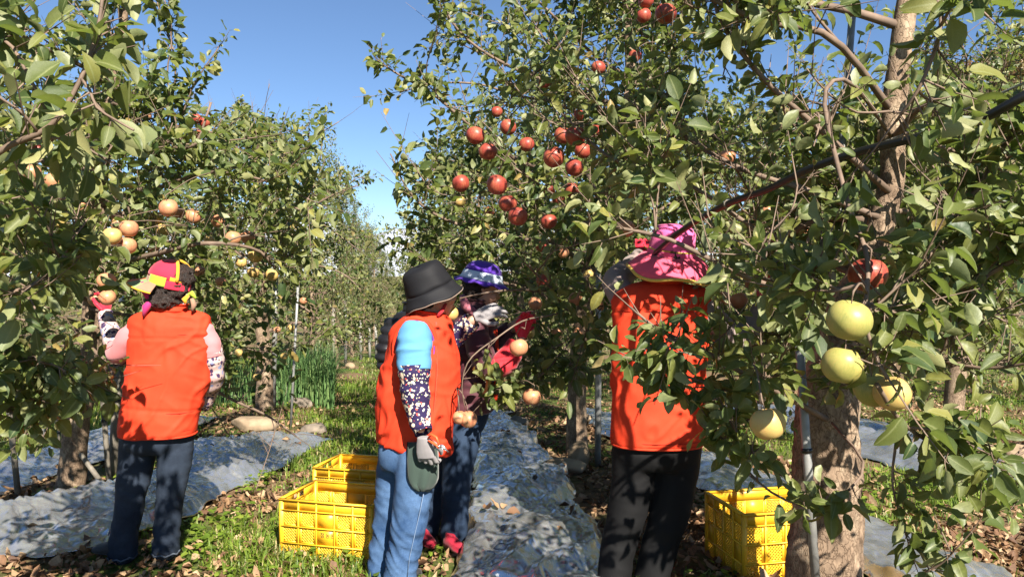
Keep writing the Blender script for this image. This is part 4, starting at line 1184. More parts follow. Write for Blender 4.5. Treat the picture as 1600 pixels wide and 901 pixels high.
def crate(label):
    r = empty('crate', (0, 0, 0)); tag(r, label, 'crate', 'yellow plastic harvest crates')
    sol_long = {(2, 1), (2, 2)}; sol_short = {(1, 1), (1, 2)}
    w = crate_wall(r, CR_L, 5, sol_long, False, (0, -CR_W / 2, 0), 0)
    ink = plain('black_print', (0.03, 0.03, 0.02), 0.7, 0.1)
    if True:
        wall = w
        f = bpy.data.curves.new('lettering', 'FONT'); f.body = '정농원'; f.size = 0.030; f.align_x = 'CENTER'; f.extrude = 0.0004; f.materials.append(ink); f.space_character = 1.2
        tmp = bpy.data.objects.new('tmp', f); COL.objects.link(tmp); me = bpy.data.meshes.new_from_object(tmp.evaluated_get(bpy.context.evaluated_depsgraph_get())); bpy.data.objects.remove(tmp)
        t = bpy.data.objects.new('lettering', me); link(t, wall); t.location = (0.012, -0.0030, CR_H * 0.42); t.rotation_euler = (math.radians(90), 0, 0)
    crate_wall(r, CR_L, 5, sol_long, False, (0, CR_W / 2, 0), math.pi)
    crate_wall(r, CR_W, 4, {(0, 1), (3, 1)}, True, (CR_L / 2, 0, 0), math.pi / 2)
    crate_wall(r, CR_W, 4, {(0, 1), (3, 1)}, True, (-CR_L / 2, 0, 0), -math.pi / 2)
    # rounded corners, rim, floor
    for sx in (-1, 1):
        for sy in (-1, 1):
            b = Bag(); b.tube([(0, 0, 0.004), (0, 0, CR_H * 0.5), (0, 0, CR_H)], 0.013, 12); o = obj('corner_post', b.mesh('corner_post', [M['yellow']], True), r); o.location = (sx * (CR_L / 2 - 0.004), sy * (CR_W / 2 - 0.004), 0)
    b = Bag(); x, y = CR_L / 2 + 0.004, CR_W / 2 + 0.004
    for (c, s) in (((0, -y, CR_H), (CR_L + 0.02, 0.020, 0.008)), ((0, y, CR_H), (CR_L + 0.02, 0.020, 0.008)), ((-x, 0, CR_H + 0.0005), (0.020, CR_W - 0.012, 0.008)), ((x, 0, CR_H + 0.0005), (0.020, CR_W - 0.012, 0.008))): b.box(c, s)
    obj('rim', b.mesh('rim', [M['yellow']]), r)
    b = Bag(); b.box((0, 0, 0.010), (CR_L - 0.012, CR_W - 0.012, 0.006)); obj('crate_floor', b.mesh('crate_floor', [M['yellow']]), r)
    return r
c0 = crate('empty yellow plastic crate nearest the bucket hat woman, front of the pair')
c1 = copy_tree(c0); c1['label'] = 'empty yellow plastic crate standing behind the front one of the pair'
c2 = copy_tree(c0); c2['label'] = 'yellow plastic crate half hidden behind the near tree trunk'
def sit(o, px, py, rz, up=0.0, d=None):
    p = gp(px, py) if d is None else W(px, py, d); o.location = (p[0], p[1], float(H(p[0], p[1])) - 0.004 + up); o.rotation_euler = (0, 0, math.radians(rz))
sit(c0, 534, 858, -14)
sit(c1, 570, 798, -13)
c2.location = (1.27, 3.68, float(H(1.15, 3.6)) + 0.0); c2.rotation_euler = (0, 0, math.radians(12))

# ------------------------------------------------------------------ stones
def stone_mat(name, col): return plain(name, col, 0.9, 0.3, 9, 0.15, 0.6, 40)
M['stone_tan'] = stone_mat('tan_stone', (0.25, 0.185, 0.12)); M['stone_grey'] = stone_mat('grey_stone', (0.17, 0.14, 0.11))
def stone(label, px, py, size, seed, m='stone_tan', rz=0.0):
    p = gp(px, py); p[2] = float(H(p[0], p[1])); bm = bmesh.new(); bmesh.ops.create_icosphere(bm, subdivisions=4, radius=1.0)
    V = np.array([v.co[:] for v in bm.verts]); g = np.random.default_rng(seed)
    for _ in range(9):                        # chip flat facets off the boulder
        n = unit(g.normal(0, 1, 3)); h = g.uniform(0.62, 0.85); k = V @ n; V = V - np.maximum(0, k - h)[:, None] * n * 0.85
    V = V * (1 + 0.05 * fbm(V * 3 + seed, seed, 4))[:, None] * np.array(size)
    c, s = math.cos(rz), math.sin(rz); V = V @ np.array([[c, s, 0], [-s, c, 0], [0, 0, 1]]); 
    fs = np.array([[v.index for v in f.verts] for f in bm.faces]); bm.free()
    o = obj('stone', mesh_np('stone', V, [fs], [M[m]], True)); o.location = (p[0], p[1], p[2] + size[2] * 0.55); tag(o, label, 'stone', 'stones lying along the tree rows')
stone('flat tan stone at the end of left silver film', 398, 672, (0.26, 0.17, 0.10), 1)
stone('rounded grey stone beside the thin leaning stake', 492, 678, (0.15, 0.10, 0.08), 2, 'stone_grey')
stone('brown earth-coloured stone at foot of the onion patch', 470, 636, (0.16, 0.12, 0.09), 3, 'stone_grey')
stone('pointed tan stone upright by the red apple tree', 902, 727, (0.095, 0.085, 0.13), 4)
stone('low tan stone at the right edge of film mound', 880, 740, (0.19, 0.11, 0.075), 5)
stone('dark grey stone holding the film mound\'s far end', 808, 668, (0.12, 0.09, 0.09), 6, 'stone_grey')
stone('pale flat block behind the red apple tree trunk', 905, 660, (0.16, 0.1, 0.07), 7)
stone('pinkish stone far along the left row', 547, 576, (0.11, 0.10, 0.09), 8)
stone('tan stone at right edge on the next film strip', 1590, 722, (0.14, 0.11, 0.10), 9)
stone('small grey stone under the left trunk\'s braces', 155, 776, (0.07, 0.06, 0.05), 10, 'stone_grey')
stone('brown clod at the bottom left film corner', 12, 822, (0.10, 0.08, 0.06), 11)
stone('flat brown stone on the near edge of left film', 120, 806, (0.12, 0.07, 0.04), 12, 'stone_grey')

# ------------------------------------------------------------------ posts, stakes, hose, wires
M['steel'] = plain('galvanised_pipe', (0.25, 0.25, 0.24), 0.5, 0.25, 14, 0.4, 0.1, metal=0.35)
M['old_pipe'] = plain('weathered_pipe', (0.17, 0.15, 0.12), 0.6, 0.3, 18, 0.3, 0.2)
M['hose'] = plain('black_hose', (0.008, 0.008, 0.008), 0.32, 0.2, 20, 0.5)
M['white_post'] = plain('whitish_post', (0.24, 0.23, 0.21), 0.7, 0.15)
def post(label, a, b_, r, m='steel', cap=True, group='posts and stakes of the rows', mid=None):
    A, B_ = np.asarray(a, float), np.asarray(b_, float); o = empty('stake', tuple(A)); tag(o, label, 'stake', group)
    bg_ = Bag(); bg_.tube([A, (A + B_) / 2 if mid is None else mid, B_], r, 12); obj('pole', bg_.mesh('pole', [M[m]], True), o, -A)
    if cap:
        u = unit(B_ - A); bg_ = Bag(); bg_.tube([B_ - u * 0.02, B_ + u * 0.004], r * 1.12, 12); obj('end_cap', bg_.mesh('end_cap', [M['old_pipe']], True), o, -A)
        k = A + (B_ - A) * 0.55; bg_ = Bag(); bg_.tube([k - u * 0.008, k + u * 0.008], r * 1.25, 12); obj('tie', bg_.mesh('tie', [M['hose']], True), o, -A)
def base_at(px, py): p = gp(px, py); p[2] -= 0.03; return p
def post_px(label, px, py, px2, py2, r, m='steel', dd=0.0):
    A = base_at(px, py); post(label, A, W(px2, py2, A[1] + dd), r, m)
post_px('grey steel pipe beside the second left tree\'s trunk', 427, 640, 432, 380, 0.030)
post_px('thin pale stake leaning beside the onion patch', 454, 668, 466, 440, 0.014, 'steel')
post_px('grey steel pipe left of the pink hat woman', 934, 728, 936, 380, 0.024)
post_px('thin brown stake at the bottom left corner', 30, 782, 6, 560, 0.018, 'old_pipe')
post_px('rusty pipe brace right of the left trunk', 172, 768, 156, 560, 0.017, 'old_pipe')
post_px('thick grey pipe beside patchwork hat woman\'s legs', 176, 745, 190, 520, 0.036, 'old_pipe')
post('diagonal pipe bracing the left trunk', W(165, 762, 4.85), W(75, 640, 5.0), 0.016, 'old_pipe')
post_px('slim iron rod standing against the left trunk', 113, 775, 112, 600, 0.012, 'old_pipe')
post('pale steel rod leaning against the near tree trunk', W(1276, 930, 2.68), W(1248, 520, 2.72), 0.016, 'steel')
post('banded rod rising behind the near tree\'s crown', W(1280, 700, 3.3), W(1332, 20, 3.2), 0.015, 'steel')
post_px('short pale stake on the left lawn', 70, 690, 66, 640, 0.015, 'white_post'); post_px('second short pale stake on the left lawn', 92, 700, 92, 650, 0.012, 'old_pipe')
for k, (x, y, x2, y2, m) in enumerate([(540, 572, 540, 470, 'steel'), (564, 562, 563, 500, 'white_post'), (578, 560, 577, 510, 'white_post'), (588, 558, 587, 505, 'white_post'), (521, 580, 521, 480, 'old_pipe')]):
    post_px('%s post from the front at the far left row' % ORD[[1, 2, 3, 4, 0][k]], x, y, x2, y2, 0.035, m)
def cable(name, label, pts, r, m, cat, clip=False):
    P = spline(px_path(pts), 40); o = empty(name, tuple(P[0])); tag(o, label, cat)
    b = Bag(); b.tube(P, r, 10); obj('tube', b.mesh('tube', [M[m]], True), o, -P[0])
    for k in (8, 19, 30):
        u = unit(P[k + 1] - P[k]); b = Bag(); b.tube([P[k] - u * 0.006, P[k] + u * 0.006], r * 1.18, 10); obj('clip', b.mesh('clip', [M['old_pipe']], True), o, -P[0])
cable('hose', 'black irrigation hose slung across the near tree\'s crown', [(1700, 95, 1.75), (1600, 150, 1.8), (1520, 192, 1.9), (1420, 218, 2.05), (1340, 238, 2.2), (1265, 264, 2.35), (1200, 296, 2.55), (1130, 322, 2.8), (1050, 372, 3.2), (980, 440, 4.0)], 0.0125, 'hose', 'hose', True)
cable('wire', 'thin grey wire above the black hose', [(1700, 90, 2.0), (1600, 130, 2.1), (1500, 175, 2.3), (1400, 215, 2.6), (1320, 245, 2.8)], 0.0035, 'steel', 'wire')
cable('trellis_wire', 'thin trellis wire along the left row', [(60, 500, 4.6), (300, 470, 8.0), (470, 460, 12.0), (560, 470, 20)], 0.003, 'steel', 'wire')

# ------------------------------------------------------------------ onion patch
def onions():
    g = np.random.default_rng(15); n = 2300
    px = g.uniform(418, 522, n); d = g.uniform(9.7, 11.8, n); x = (px - 800) / F * d; y = d
    x = np.concatenate([x, g.uniform(-4.6, -3.3, 500)]); y = np.concatenate([y, g.uniform(9.6, 11.5, 500)]); n = len(x)
    z = H(x, y); h = g.uniform(0.45, 0.85, n); a = g.uniform(0, 6.28, n); le = g.uniform(0.05, 0.4, n) + (g.random(n) < 0.25) * g.uniform(0.2, 0.6, n); w = g.uniform(0.004, 0.008, n)
    t = np.linspace(0, 1, 5); V = []
    for k, tt in enumerate(t):
        cx = x + np.cos(a) * le * h * tt ** 2; cy = y + np.sin(a) * le * h * tt ** 2; cz = z + h * (tt - 0.25 * le * tt ** 2); ww = w * (1 - 0.85 * tt ** 2)
        for s in (-1, 1): V.append(np.c_[cx - np.sin(a) * ww * s, cy + np.cos(a) * ww * s, cz])
    V = np.stack(V, 1).reshape(-1, 3); k = np.arange(n)[:, None] * 10
    Q = np.vstack([k + np.array([[2 * i, 2 * i + 1, 2 * i + 3, 2 * i + 2]]) for i in range(4)])
    st = [(0, (0.05, 0.11, 0.035)), (0.6, (0.12, 0.22, 0.07)), (0.95, (0.22, 0.31, 0.11)), (1, (0.3, 0.3, 0.12))]
    mt = leaf_material('onion_leaf', st, st, (0.12, 0.3, 0.08), tw=0.2, rough=0.45)
    tag(obj('onion_leaves', mesh_np('onion_leaves', V, [Q], [mt], False, {'rnd': np.repeat(np.clip(g.beta(2, 2, n), 0, 0.95), 10)})), 'dense upright green onion leaves by the left row', 'onions', None, 'stuff')
onions()

# ------------------------------------------------------------------ single dry leaves on the films
def film_leaves():
    g = np.random.default_rng(8); dg = bpy.context.evaluated_depsgraph_get()
    V_ = []
    for i in range(5):
        lf = dict(base=np.zeros((1, 3)), axis=np.array([[0, 1.0, 0]]), nrm=np.array([[0, 0, 1.0]]), L=np.array([1.0]), fold=g.uniform(0.2, 1.1, 1), curl=g.uniform(-0.5, 0.4, 1), twist=g.normal(0, 0.6, 1), rnd=np.array([0.25 + 0.16 * i]), wid=g.uniform(0.7, 1.0, 1))
        V, fs, r = leaf_arrays(lf, 3); V_.append(mesh_np('fallen_leaf', V, fs, [M['dry']], True, {'rnd': r}))
    spots = [(790, 690), (797, 702), (785, 684), (815, 724), (800, 725), (885, 760), (890, 765), (880, 755), (895, 790), (905, 805), (898, 815), (890, 810), (915, 808), (780, 826), (786, 824), (792, 829), (765, 832), (880, 860), (774, 760), (838, 780),
             (350, 690), (372, 702), (425, 688), (440, 700), (455, 697), (470, 705), (330, 720), (150, 760), (90, 745), (60, 840), (980, 660), (965, 640), (1400, 700)]
    for i, (x, y) in enumerate(spots):
        p = gp(x, y); hit, loc, nrm, _, ob, _ = SC.ray_cast(dg, Vector((p[0], p[1], 0.8)), Vector((0, 0, -1)), distance=2.0)
        z = float(H(p[0], p[1])) + 0.05
        if hit and ob.name.startswith('mulch_film'): z = loc.z
        o = bpy.data.objects.new('fallen_leaf', V_[i % 5]); COL.objects.link(o); L = g.uniform(0.055, 0.09)
        o.location = (p[0], p[1], z + 0.012); o.rotation_euler = (g.normal(0, 0.25), g.normal(0, 0.25), g.uniform(0, 6.28)); o.scale = (L, L, L)
        tag(o, 'brown dry apple leaf lying on the ' + ('mound of film by the purple hat woman' if 700 < x < 930 else 'film left of the yellow crates' if x < 700 else 'film strip behind the pink hat woman'), 'leaf', 'dry leaves on the silver films')
film_leaves()
# ------------------------------------------------------------------ people
def fabric(name, col, rough=0.75, var=0.12, weave=900, sheen=0.15):
    m, nt, b = mat(name)
    n = noise(nt, 7, 4); w = noise(nt, weave, 2)
    r = ramp(nt, n.outputs['Fac'], [(0.3, tuple(c * (1 - var) for c in col)), (0.7, tuple(min(1, c * (1 + var)) for c in col))])
    nt.links.new(r.outputs[0], b.inputs['Base Color']); b.inputs['Roughness'].default_value = rough
    b.inputs['Specular IOR Level'].default_value = 0.25; b.inputs['Sheen Weight'].default_value = sheen
    n2 = noise(nt, 45, 3, 0.55)
    bump(nt, b, mixc(nt, 0.3, n2.outputs['Color'], w.outputs['Color']), 0.25, 0.004)
    return m

def denim(name, dark, light, fade):
    m, nt, b = mat(name)
    n = noise(nt, 5, 5, 0.65); w = noise(nt, 420, 2)
    r = ramp(nt, n.outputs['Fac'], [(0.32, dark), (0.68, light)])
    s = ramp(nt, w.outputs['Fac'], [(0.3, (0.75,) * 3), (0.7, (1.2,) * 3)])
    nt.links.new(mixc(nt, 1.0, r.outputs[0], s.outputs[0], 'MULTIPLY'), b.inputs['Base Color'])
    b.inputs['Roughness'].default_value = 0.85; b.inputs['Specular IOR Level'].default_value = 0.2
    n2 = noise(nt, 60, 3); bump(nt, b, mixc(nt, 0.5, n2.outputs['Color'], w.outputs['Color']), 0.3, 0.004)
    return m

def floral(name, ground, spots, scale=40):
    """dark cloth scattered with small pale and coloured flowers"""
    m, nt, b = mat(name)
    tc = N(nt, 'ShaderNodeTexCoord'); n0 = noise(nt, 22, 2)
    v0 = mixc(nt, 0.03, tc.outputs['Object'], n0.outputs['Color'], 'ADD')
    col = None; c = ground
    for k, (cl, sc, th) in enumerate(spots):
        v = N(nt, 'ShaderNodeTexVoronoi'); v.inputs['Scale'].default_value = scale * sc; v.inputs['Randomness'].default_value = 1.0
        mp = N(nt, 'ShaderNodeMapping'); mp.inputs['Location'].default_value = (k * 3.7, k * 1.3, k * 2.1)
        nt.links.new(v0, mp.inputs['Vector']); nt.links.new(mp.outputs[0], v.inputs['Vector'])
        f = ramp(nt, v.outputs['Distance'], [(th, (1, 1, 1)), (th + 0.06, (0, 0, 0))])
        c = mixc(nt, f.outputs[0], c, cl)
    nt.links.new(c, b.inputs['Base Color']); b.inputs['Roughness'].default_value = 0.8; b.inputs['Specular IOR Level'].default_value = 0.2
    n2 = noise(nt, 60, 3); bump(nt, b, n2.outputs['Fac'], 0.2, 0.004)
    return m

M['vest'] = fabric('orange_red_nylon', (0.60, 0.042, 0.013), 0.78, 0.10, 700, 0.0)
M['vest_seam'] = fabric('vest_seam_thread', (0.36, 0.022, 0.008), 0.8, 0.1, 700, 0.0)
M['jean_dark'] = denim('dark_denim', (0.010, 0.015, 0.027), (0.028, 0.040, 0.062), 0)
M['jean_light'] = denim('light_denim', (0.016, 0.045, 0.115), (0.085, 0.155, 0.285), 0)
M['jean_mid'] = denim('mid_denim', (0.010, 0.020, 0.042), (0.028, 0.048, 0.088), 0)
M['black_cloth'] = fabric('black_cloth', (0.0035, 0.0035, 0.004), 0.8, 0.2, 900, 0.0)
M['black_nylon'] = fabric('black_padded_nylon', (0.012, 0.012, 0.015), 0.38, 0.2, 900, 0.0)
M['plum'] = fabric('plum_padded_nylon', (0.075, 0.022, 0.03), 0.5, 0.15)
M['pink'] = fabric('salmon_pink_cotton', (0.56, 0.19, 0.20), 0.8, 0.08)
M['blue'] = fabric('sky_blue_cotton', (0.085, 0.24, 0.41), 0.85, 0.12, 900, 0.0)
M['purple'] = fabric('purple_cotton', (0.10, 0.03, 0.22), 0.8, 0.1)
M['grey_brown'] = fabric('grey_brown_cotton', (0.22, 0.17, 0.155), 0.8, 0.12)
M['red_cloth'] = fabric('red_cloth', (0.48, 0.02, 0.03), 0.75, 0.1)
M['glove_grey'] = fabric('grey_glove_knit', (0.22, 0.205, 0.21), 0.85, 0.12)
M['glove_red'] = fabric('red_coated_glove', (0.62, 0.02, 0.045), 0.5, 0.12)
M['cuff_green'] = fabric('pale_green_knit_cuff', (0.24, 0.30, 0.27), 0.85, 0.1)
M['white_cloth'] = fabric('white_cotton', (0.50, 0.49, 0.50), 0.85, 0.08)
M['magenta'] = fabric('magenta_scarf', (0.40, 0.02, 0.12), 0.7, 0.15)
M['pouch'] = fabric('dark_green_canvas', (0.035, 0.055, 0.045), 0.8, 0.12)
M['hat_pink'] = fabric('bright_pink_hat', (0.70, 0.085, 0.15), 0.75, 0.05)
M['hat_magenta'] = fabric('magenta_hat_crown', (0.74, 0.11, 0.30), 0.75, 0.08)
M['hat_red'] = fabric('pink_red_tweed', (0.58, 0.02, 0.05), 0.85, 0.15, 300)
M['hat_orange'] = fabric('orange_cloth', (0.62, 0.10, 0.03), 0.8, 0.08)
M['hat_yellow'] = fabric('yellow_cloth', (0.62, 0.31, 0.02), 0.8, 0.08)
M['hat_lime'] = fabric('lime_cloth', (0.28, 0.38, 0.03), 0.8, 0.08)
M['hat_sage'] = fabric('sage_tweed', (0.19, 0.25, 0.11), 0.85, 0.25, 250)
M['hat_beige'] = fabric('beige_tweed', (0.30, 0.17, 0.11), 0.85, 0.25, 250)
M['trim_yellow'] = fabric('pale_yellow_trim', (0.62, 0.42, 0.08), 0.8, 0.08)
M['hat_black'] = fabric('black_bucket_cotton', (0.007, 0.007, 0.009), 0.72, 0.15, 900, 0.0)
M['hat_purple'] = fabric('violet_knit', (0.085, 0.03, 0.32), 0.9, 0.15, 250)
M['hat_band'] = fabric('pale_blue_crochet', (0.52, 0.58, 0.68), 0.9, 0.12, 250)
M['shoe_black'] = fabric('black_shoe_mesh', (0.022, 0.022, 0.024), 0.6, 0.2)
M['shoe_red'] = fabric('dark_red_shoe', (0.30, 0.012, 0.03), 0.5, 0.15)
M['sole'] = plain('grey_rubber_sole', (0.17, 0.16, 0.15), 0.8, 0.2)
M['sole_pale'] = plain('pale_rubber_sole', (0.45, 0.38, 0.34), 0.8, 0.15)
M['floral_navy'] = floral('navy_floral_cotton', (0.022, 0.014, 0.055), [((0.70, 0.55, 0.40), 0.85, 0.30), ((0.62, 0.60, 0.50), 1.5, 0.24), ((0.60, 0.10, 0.08), 0.9, 0.16), ((0.28, 0.33, 0.16), 1.3, 0.13)], 42)
M['floral_pink'] = floral('pale_patterned_cotton', (0.46, 0.33, 0.31), [((0.05, 0.03, 0.08), 1.0, 0.34), ((0.22, 0.25, 0.42), 0.7, 0.28), ((0.52, 0.44, 0.42), 1.2, 0.24), ((0.04, 0.025, 0.05), 1.7, 0.22)], 30)
def skin_material():
    m, nt, b = mat('skin')
    n = noise(nt, 30, 4)
    r = ramp(nt, n.outputs['Fac'], [(0.3, (0.42, 0.215, 0.145)), (0.7, (0.52, 0.29, 0.205))])
    nt.links.new(r.outputs[0], b.inputs['Base Color']); b.inputs['Roughness'].default_value = 0.5
    b.inputs['Subsurface Weight'].default_value = 0.08; b.inputs['Subsurface Radius'].default_value = (0.01, 0.004, 0.002)
    return m
M['skin'] = skin_material()
def hair_material():
    m, nt, b = mat('dark_curly_hair')
    n = noise(nt, 85, 4, 0.6, dist=1.5)
    r = ramp(nt, n.outputs['Fac'], [(0.3, (0.006, 0.004, 0.004)), (0.75, (0.045, 0.024, 0.017))])
    nt.links.new(r.outputs[0], b.inputs['Base Color']); b.inputs['Roughness'].default_value = 0.45
    bump(nt, b, n.outputs['Fac'], 0.9, 0.015)
    return m
M['hair'] = hair_material()

def ering(c, hw, hd, n=28, e=2.3, tilt=0.0):
    """flat elliptical ring, axes along x and y"""
    a = np.linspace(0, 2 * np.pi, n, endpoint=False); ca, sa = np.cos(a), np.sin(a)
    x = np.sign(ca) * np.abs(ca) ** (2 / e) * hw; y = np.sign(sa) * np.abs(sa) ** (2 / e) * hd
    return np.stack([c[0] + x, c[1] + y, np.full(n, c[2]) + tilt * x], 1)

def torso_rings(spec, d, grow=0.0, tilt=None):
    """spec rows (px, py, half width px, half depth m, depth offset) -> many rings"""
    S = spline(np.array(spec, float), 26); out = []
    for px, py, hw, hd, dy in S:
        out.append(ering(W(px, py, d + dy), hw / F * d + grow, hd + grow))
    return np.array(out)

def limb_pts(spec):
    """rows (px, py, depth, radius) -> centre points and radii"""
    S = spline(np.array(spec, float), 22)
    return np.array([W(*r[:3]) for r in S]), S[:, 3]

def wrinkle(V, Nn, amp=0.006, fz=(5, 5, 9), seed=0, fine=0.35):
    q = V * np.array(fz)
    w = q + 0.7 * np.c_[vnoise(q * 0.6, seed + 1), vnoise(q * 0.6 + 7, seed + 2), vnoise(q * 0.6 + 3, seed + 3)]
    r = 1 - 2 * np.abs(vnoise(w, seed)); r2 = 1 - 2 * np.abs(vnoise(w * 2.3 + 11, seed + 4))
    return V + Nn * (amp * (r + fine * r2))[:, None]

def folds(V, Nn, amp, s):
    """slanting creases as in slack trouser legs"""
    q = np.c_[V[:, 0] * 7 + V[:, 2] * 6, V[:, 1] * 7, V[:, 2] * 17 + V[:, 0] * 16]
    q = q + 0.9 * np.c_[vnoise(V * 6, s + 1), vnoise(V * 6 + 4, s + 2), vnoise(V * 6 + 9, s + 3)]
    n = vnoise(q, s); return V + Nn * (np.asarray(amp) * (np.exp(-(n / 0.22) ** 2) - 0.35))[:, None]

def creases(V, Nn, amp, s):
    """soft drape plus sharp slanting creases of thin nylon"""
    n = V
    for k, (sl, fz_, a) in enumerate(((0.9, 5.0, 1.0), (-1.1, 6.5, 0.8), (0.15, 7.5, 0.55))):
        q = np.c_[V[:, 0] * 3.0, V[:, 1] * 5.0, (V[:, 2] + sl * V[:, 0]) * fz_] + 0.8 * np.c_[vnoise(V * 5, s + k), vnoise(V * 5 + 4, s + k + 9), vnoise(V * 5 + 9, s + k + 5)]
        v = vnoise(q, s + 20 + k); m = np.clip(vnoise(V * 4 + k, s + 40 + k) + 0.35, 0, 1)
        e = np.clip((V[:, 2] - V[:, 2].min()) / 0.07, 0, 1) * np.clip((V[:, 2].max() - V[:, 2]) / 0.05, 0, 1)
        n = n + Nn * (amp * a * m * e * (np.exp(-(v / 0.11) ** 2) - 0.2))[:, None]
    return n

def garment(name, bag, material, parent, origin, voxel=0.010, smooth_it=5, amp=0.006, fz=(5, 5, 9), seed=0, extra=None, fine=0.35):
    V, Nn, fs = remesh(bag, voxel, smooth_it)
    if amp: V = wrinkle(V, Nn, amp, fz, seed, fine)
    if extra is not None: V = extra(V, Nn)
    return obj(name, mesh_np(name, V - origin, fs, [material], True), parent)

def tubebag(spec, n=18, scale=1.0, bag=None):
    P, r = limb_pts(spec); b = bag or Bag(); b.tube(P, r * scale, n); 
    # rounded ends
    for k in (0, -1): b.loft(ellipsoid_vf(P[k], [r[k] * scale * 0.98] * 3, 12, 7))
    return b

def opentube(name, spec, material, parent, origin, n=26, m=40, amp=0.004, fz=(6, 6, 14), seed=0, flat=1.0):
    """cloth tube open at both ends (sleeve, trouser leg)"""
    S = spline(np.array(spec, float), m); P = np.array([W(*r[:3]) for r in S])
    V, Q, T = tube_vf(P, S[:, 3], n, cap=False)
    cen = np.repeat(P, n, 0); Nn = unit(V - cen)
    V = wrinkle(V, Nn, amp, fz, seed)
    o = obj(name, mesh_np(name, V - origin, [Q], [material], True), parent)
    s = o.modifiers.new('thickness', 'SOLIDIFY'); s.thickness = 0.004
    return o

def revolve(profile, n=40, sx=1.0, sy=1.0, wave=0.0, wk=9, seed=0):
    """profile rows (r, z) -> rings (m,n,3)"""
    a = np.linspace(0, 2 * np.pi, n, endpoint=False); out = []
    pr = np.array(profile, float)
    for i, (r, z) in enumerate(pr):
        f = wave * (i / (len(pr) - 1)) ** 2
        out.append(np.stack([r * sx * np.cos(a), r * sy * np.sin(a), z + f * np.sin(a * wk + seed) + 0 * a], 1))
    return np.array(out)

def place(rings, c, R): return np.asarray(rings) @ np.asarray(R).T + np.asarray(c)

def rot(rx=0, ry=0, rz=0):
    return np.array((Matrix.Rotation(math.radians(rz), 3, 'Z') @ Matrix.Rotation(math.radians(ry), 3, 'Y') @ Matrix.Rotation(math.radians(rx), 3, 'X')))

def shell(name, rings, material, parent, origin, thick=0.004, cap_first=False, smooth=True):
    b = Bag(); R = np.asarray(rings); m, n = R.shape[:2]
    V = R.reshape(-1, 3); i = np.arange(m - 1)[:, None] * n; j = np.arange(n)[None]; k = (j + 1) % n
    Q = np.stack([i + j, i + k, i + n + k, i + n + j], -1).reshape(-1, 4); T = []
    if cap_first:
        V = np.vstack([V, R[0].mean(0)]); j = np.arange(n); T = np.stack([(j + 1) % n, j, np.full(n, m * n)], 1)
    o = obj(name, mesh_np(name, V - origin, [Q, T], [material], smooth), parent)
    s = o.modifiers.new('thickness', 'SOLIDIFY'); s.thickness = thick
    return o

def head_pieces(bag, c, R, s=1.0):
    """skull, jaw, nose, ears, brow; local frame: +y is where the face looks"""
    def e(p, r): 
        bag.loft(ellipsoid_vf(np.asarray(c) + np.asarray(R) @ (np.array(p) * s), np.array(r) * s, 18, 12, R))
    e((0, -0.012, 0.022), (0.072, 0.088, 0.085)); e((0, 0.025, -0.035), (0.058, 0.062, 0.072)); e((0, 0.050, -0.085), (0.030, 0.026, 0.024))
    e((0, 0.088, -0.022), (0.011, 0.018, 0.016)); e((0, 0.080, -0.002), (0.008, 0.012, 0.026))
    e((0, 0.078, -0.060), (0.022, 0.012, 0.010)); e((0, 0.066, 0.026), (0.05, 0.018, 0.014))
    for q in (-1, 1):
        e((q * 0.034, 0.062, -0.030), (0.024, 0.022, 0.026)); e((q * 0.074, -0.008, -0.012), (0.010, 0.018, 0.030))

def face_details(parent, origin, c, R):
    c = np.asarray(c); R = np.asarray(R)
    white = plain('eye_white', (0.75, 0.72, 0.70), 0.3, 0.03); dark = plain('eye_dark', (0.02, 0.012, 0.01), 0.2, 0.1); lip = plain('lips', (0.42, 0.13, 0.12), 0.5, 0.1)
    for q in (-1, 1):
        b = Bag(); b.loft(ellipsoid_vf(c + R @ np.array([q * 0.031, 0.0775, 0.003]), (0.013, 0.009, 0.0065), 12, 8, R)); ey = obj('eye', Bag.mesh(b, 'eye', [white], True), parent, -origin)
        b = Bag(); b.loft(ellipsoid_vf(c + R @ np.array([q * 0.031, 0.0845, 0.003]), (0.0058, 0.0035, 0.0058), 10, 7, R)); obj('iris', b.mesh('iris', [dark], True), ey)
        b = Bag(); b.tube([c + R @ np.array([q * (0.017 + 0.010 * k), 0.084 - 0.003 * k, 0.021 + 0.002 * (1 - abs(k - 1))]) for k in range(4)], [0.002, 0.0032, 0.003, 0.001], 6)
        obj('eyebrow', b.mesh('eyebrow', [M['hair']], True), parent, -origin)
    b = Bag(); b.tube([c + R @ np.array([x, 0.089 - 8 * x * x, -0.060 + 2 * x * x]) for x in (-0.022, -0.011, 0, 0.011, 0.022)], [0.002, 0.0045, 0.005, 0.0045, 0.002], 8)
    obj('mouth', b.mesh('mouth', [lip], True), parent, -origin)

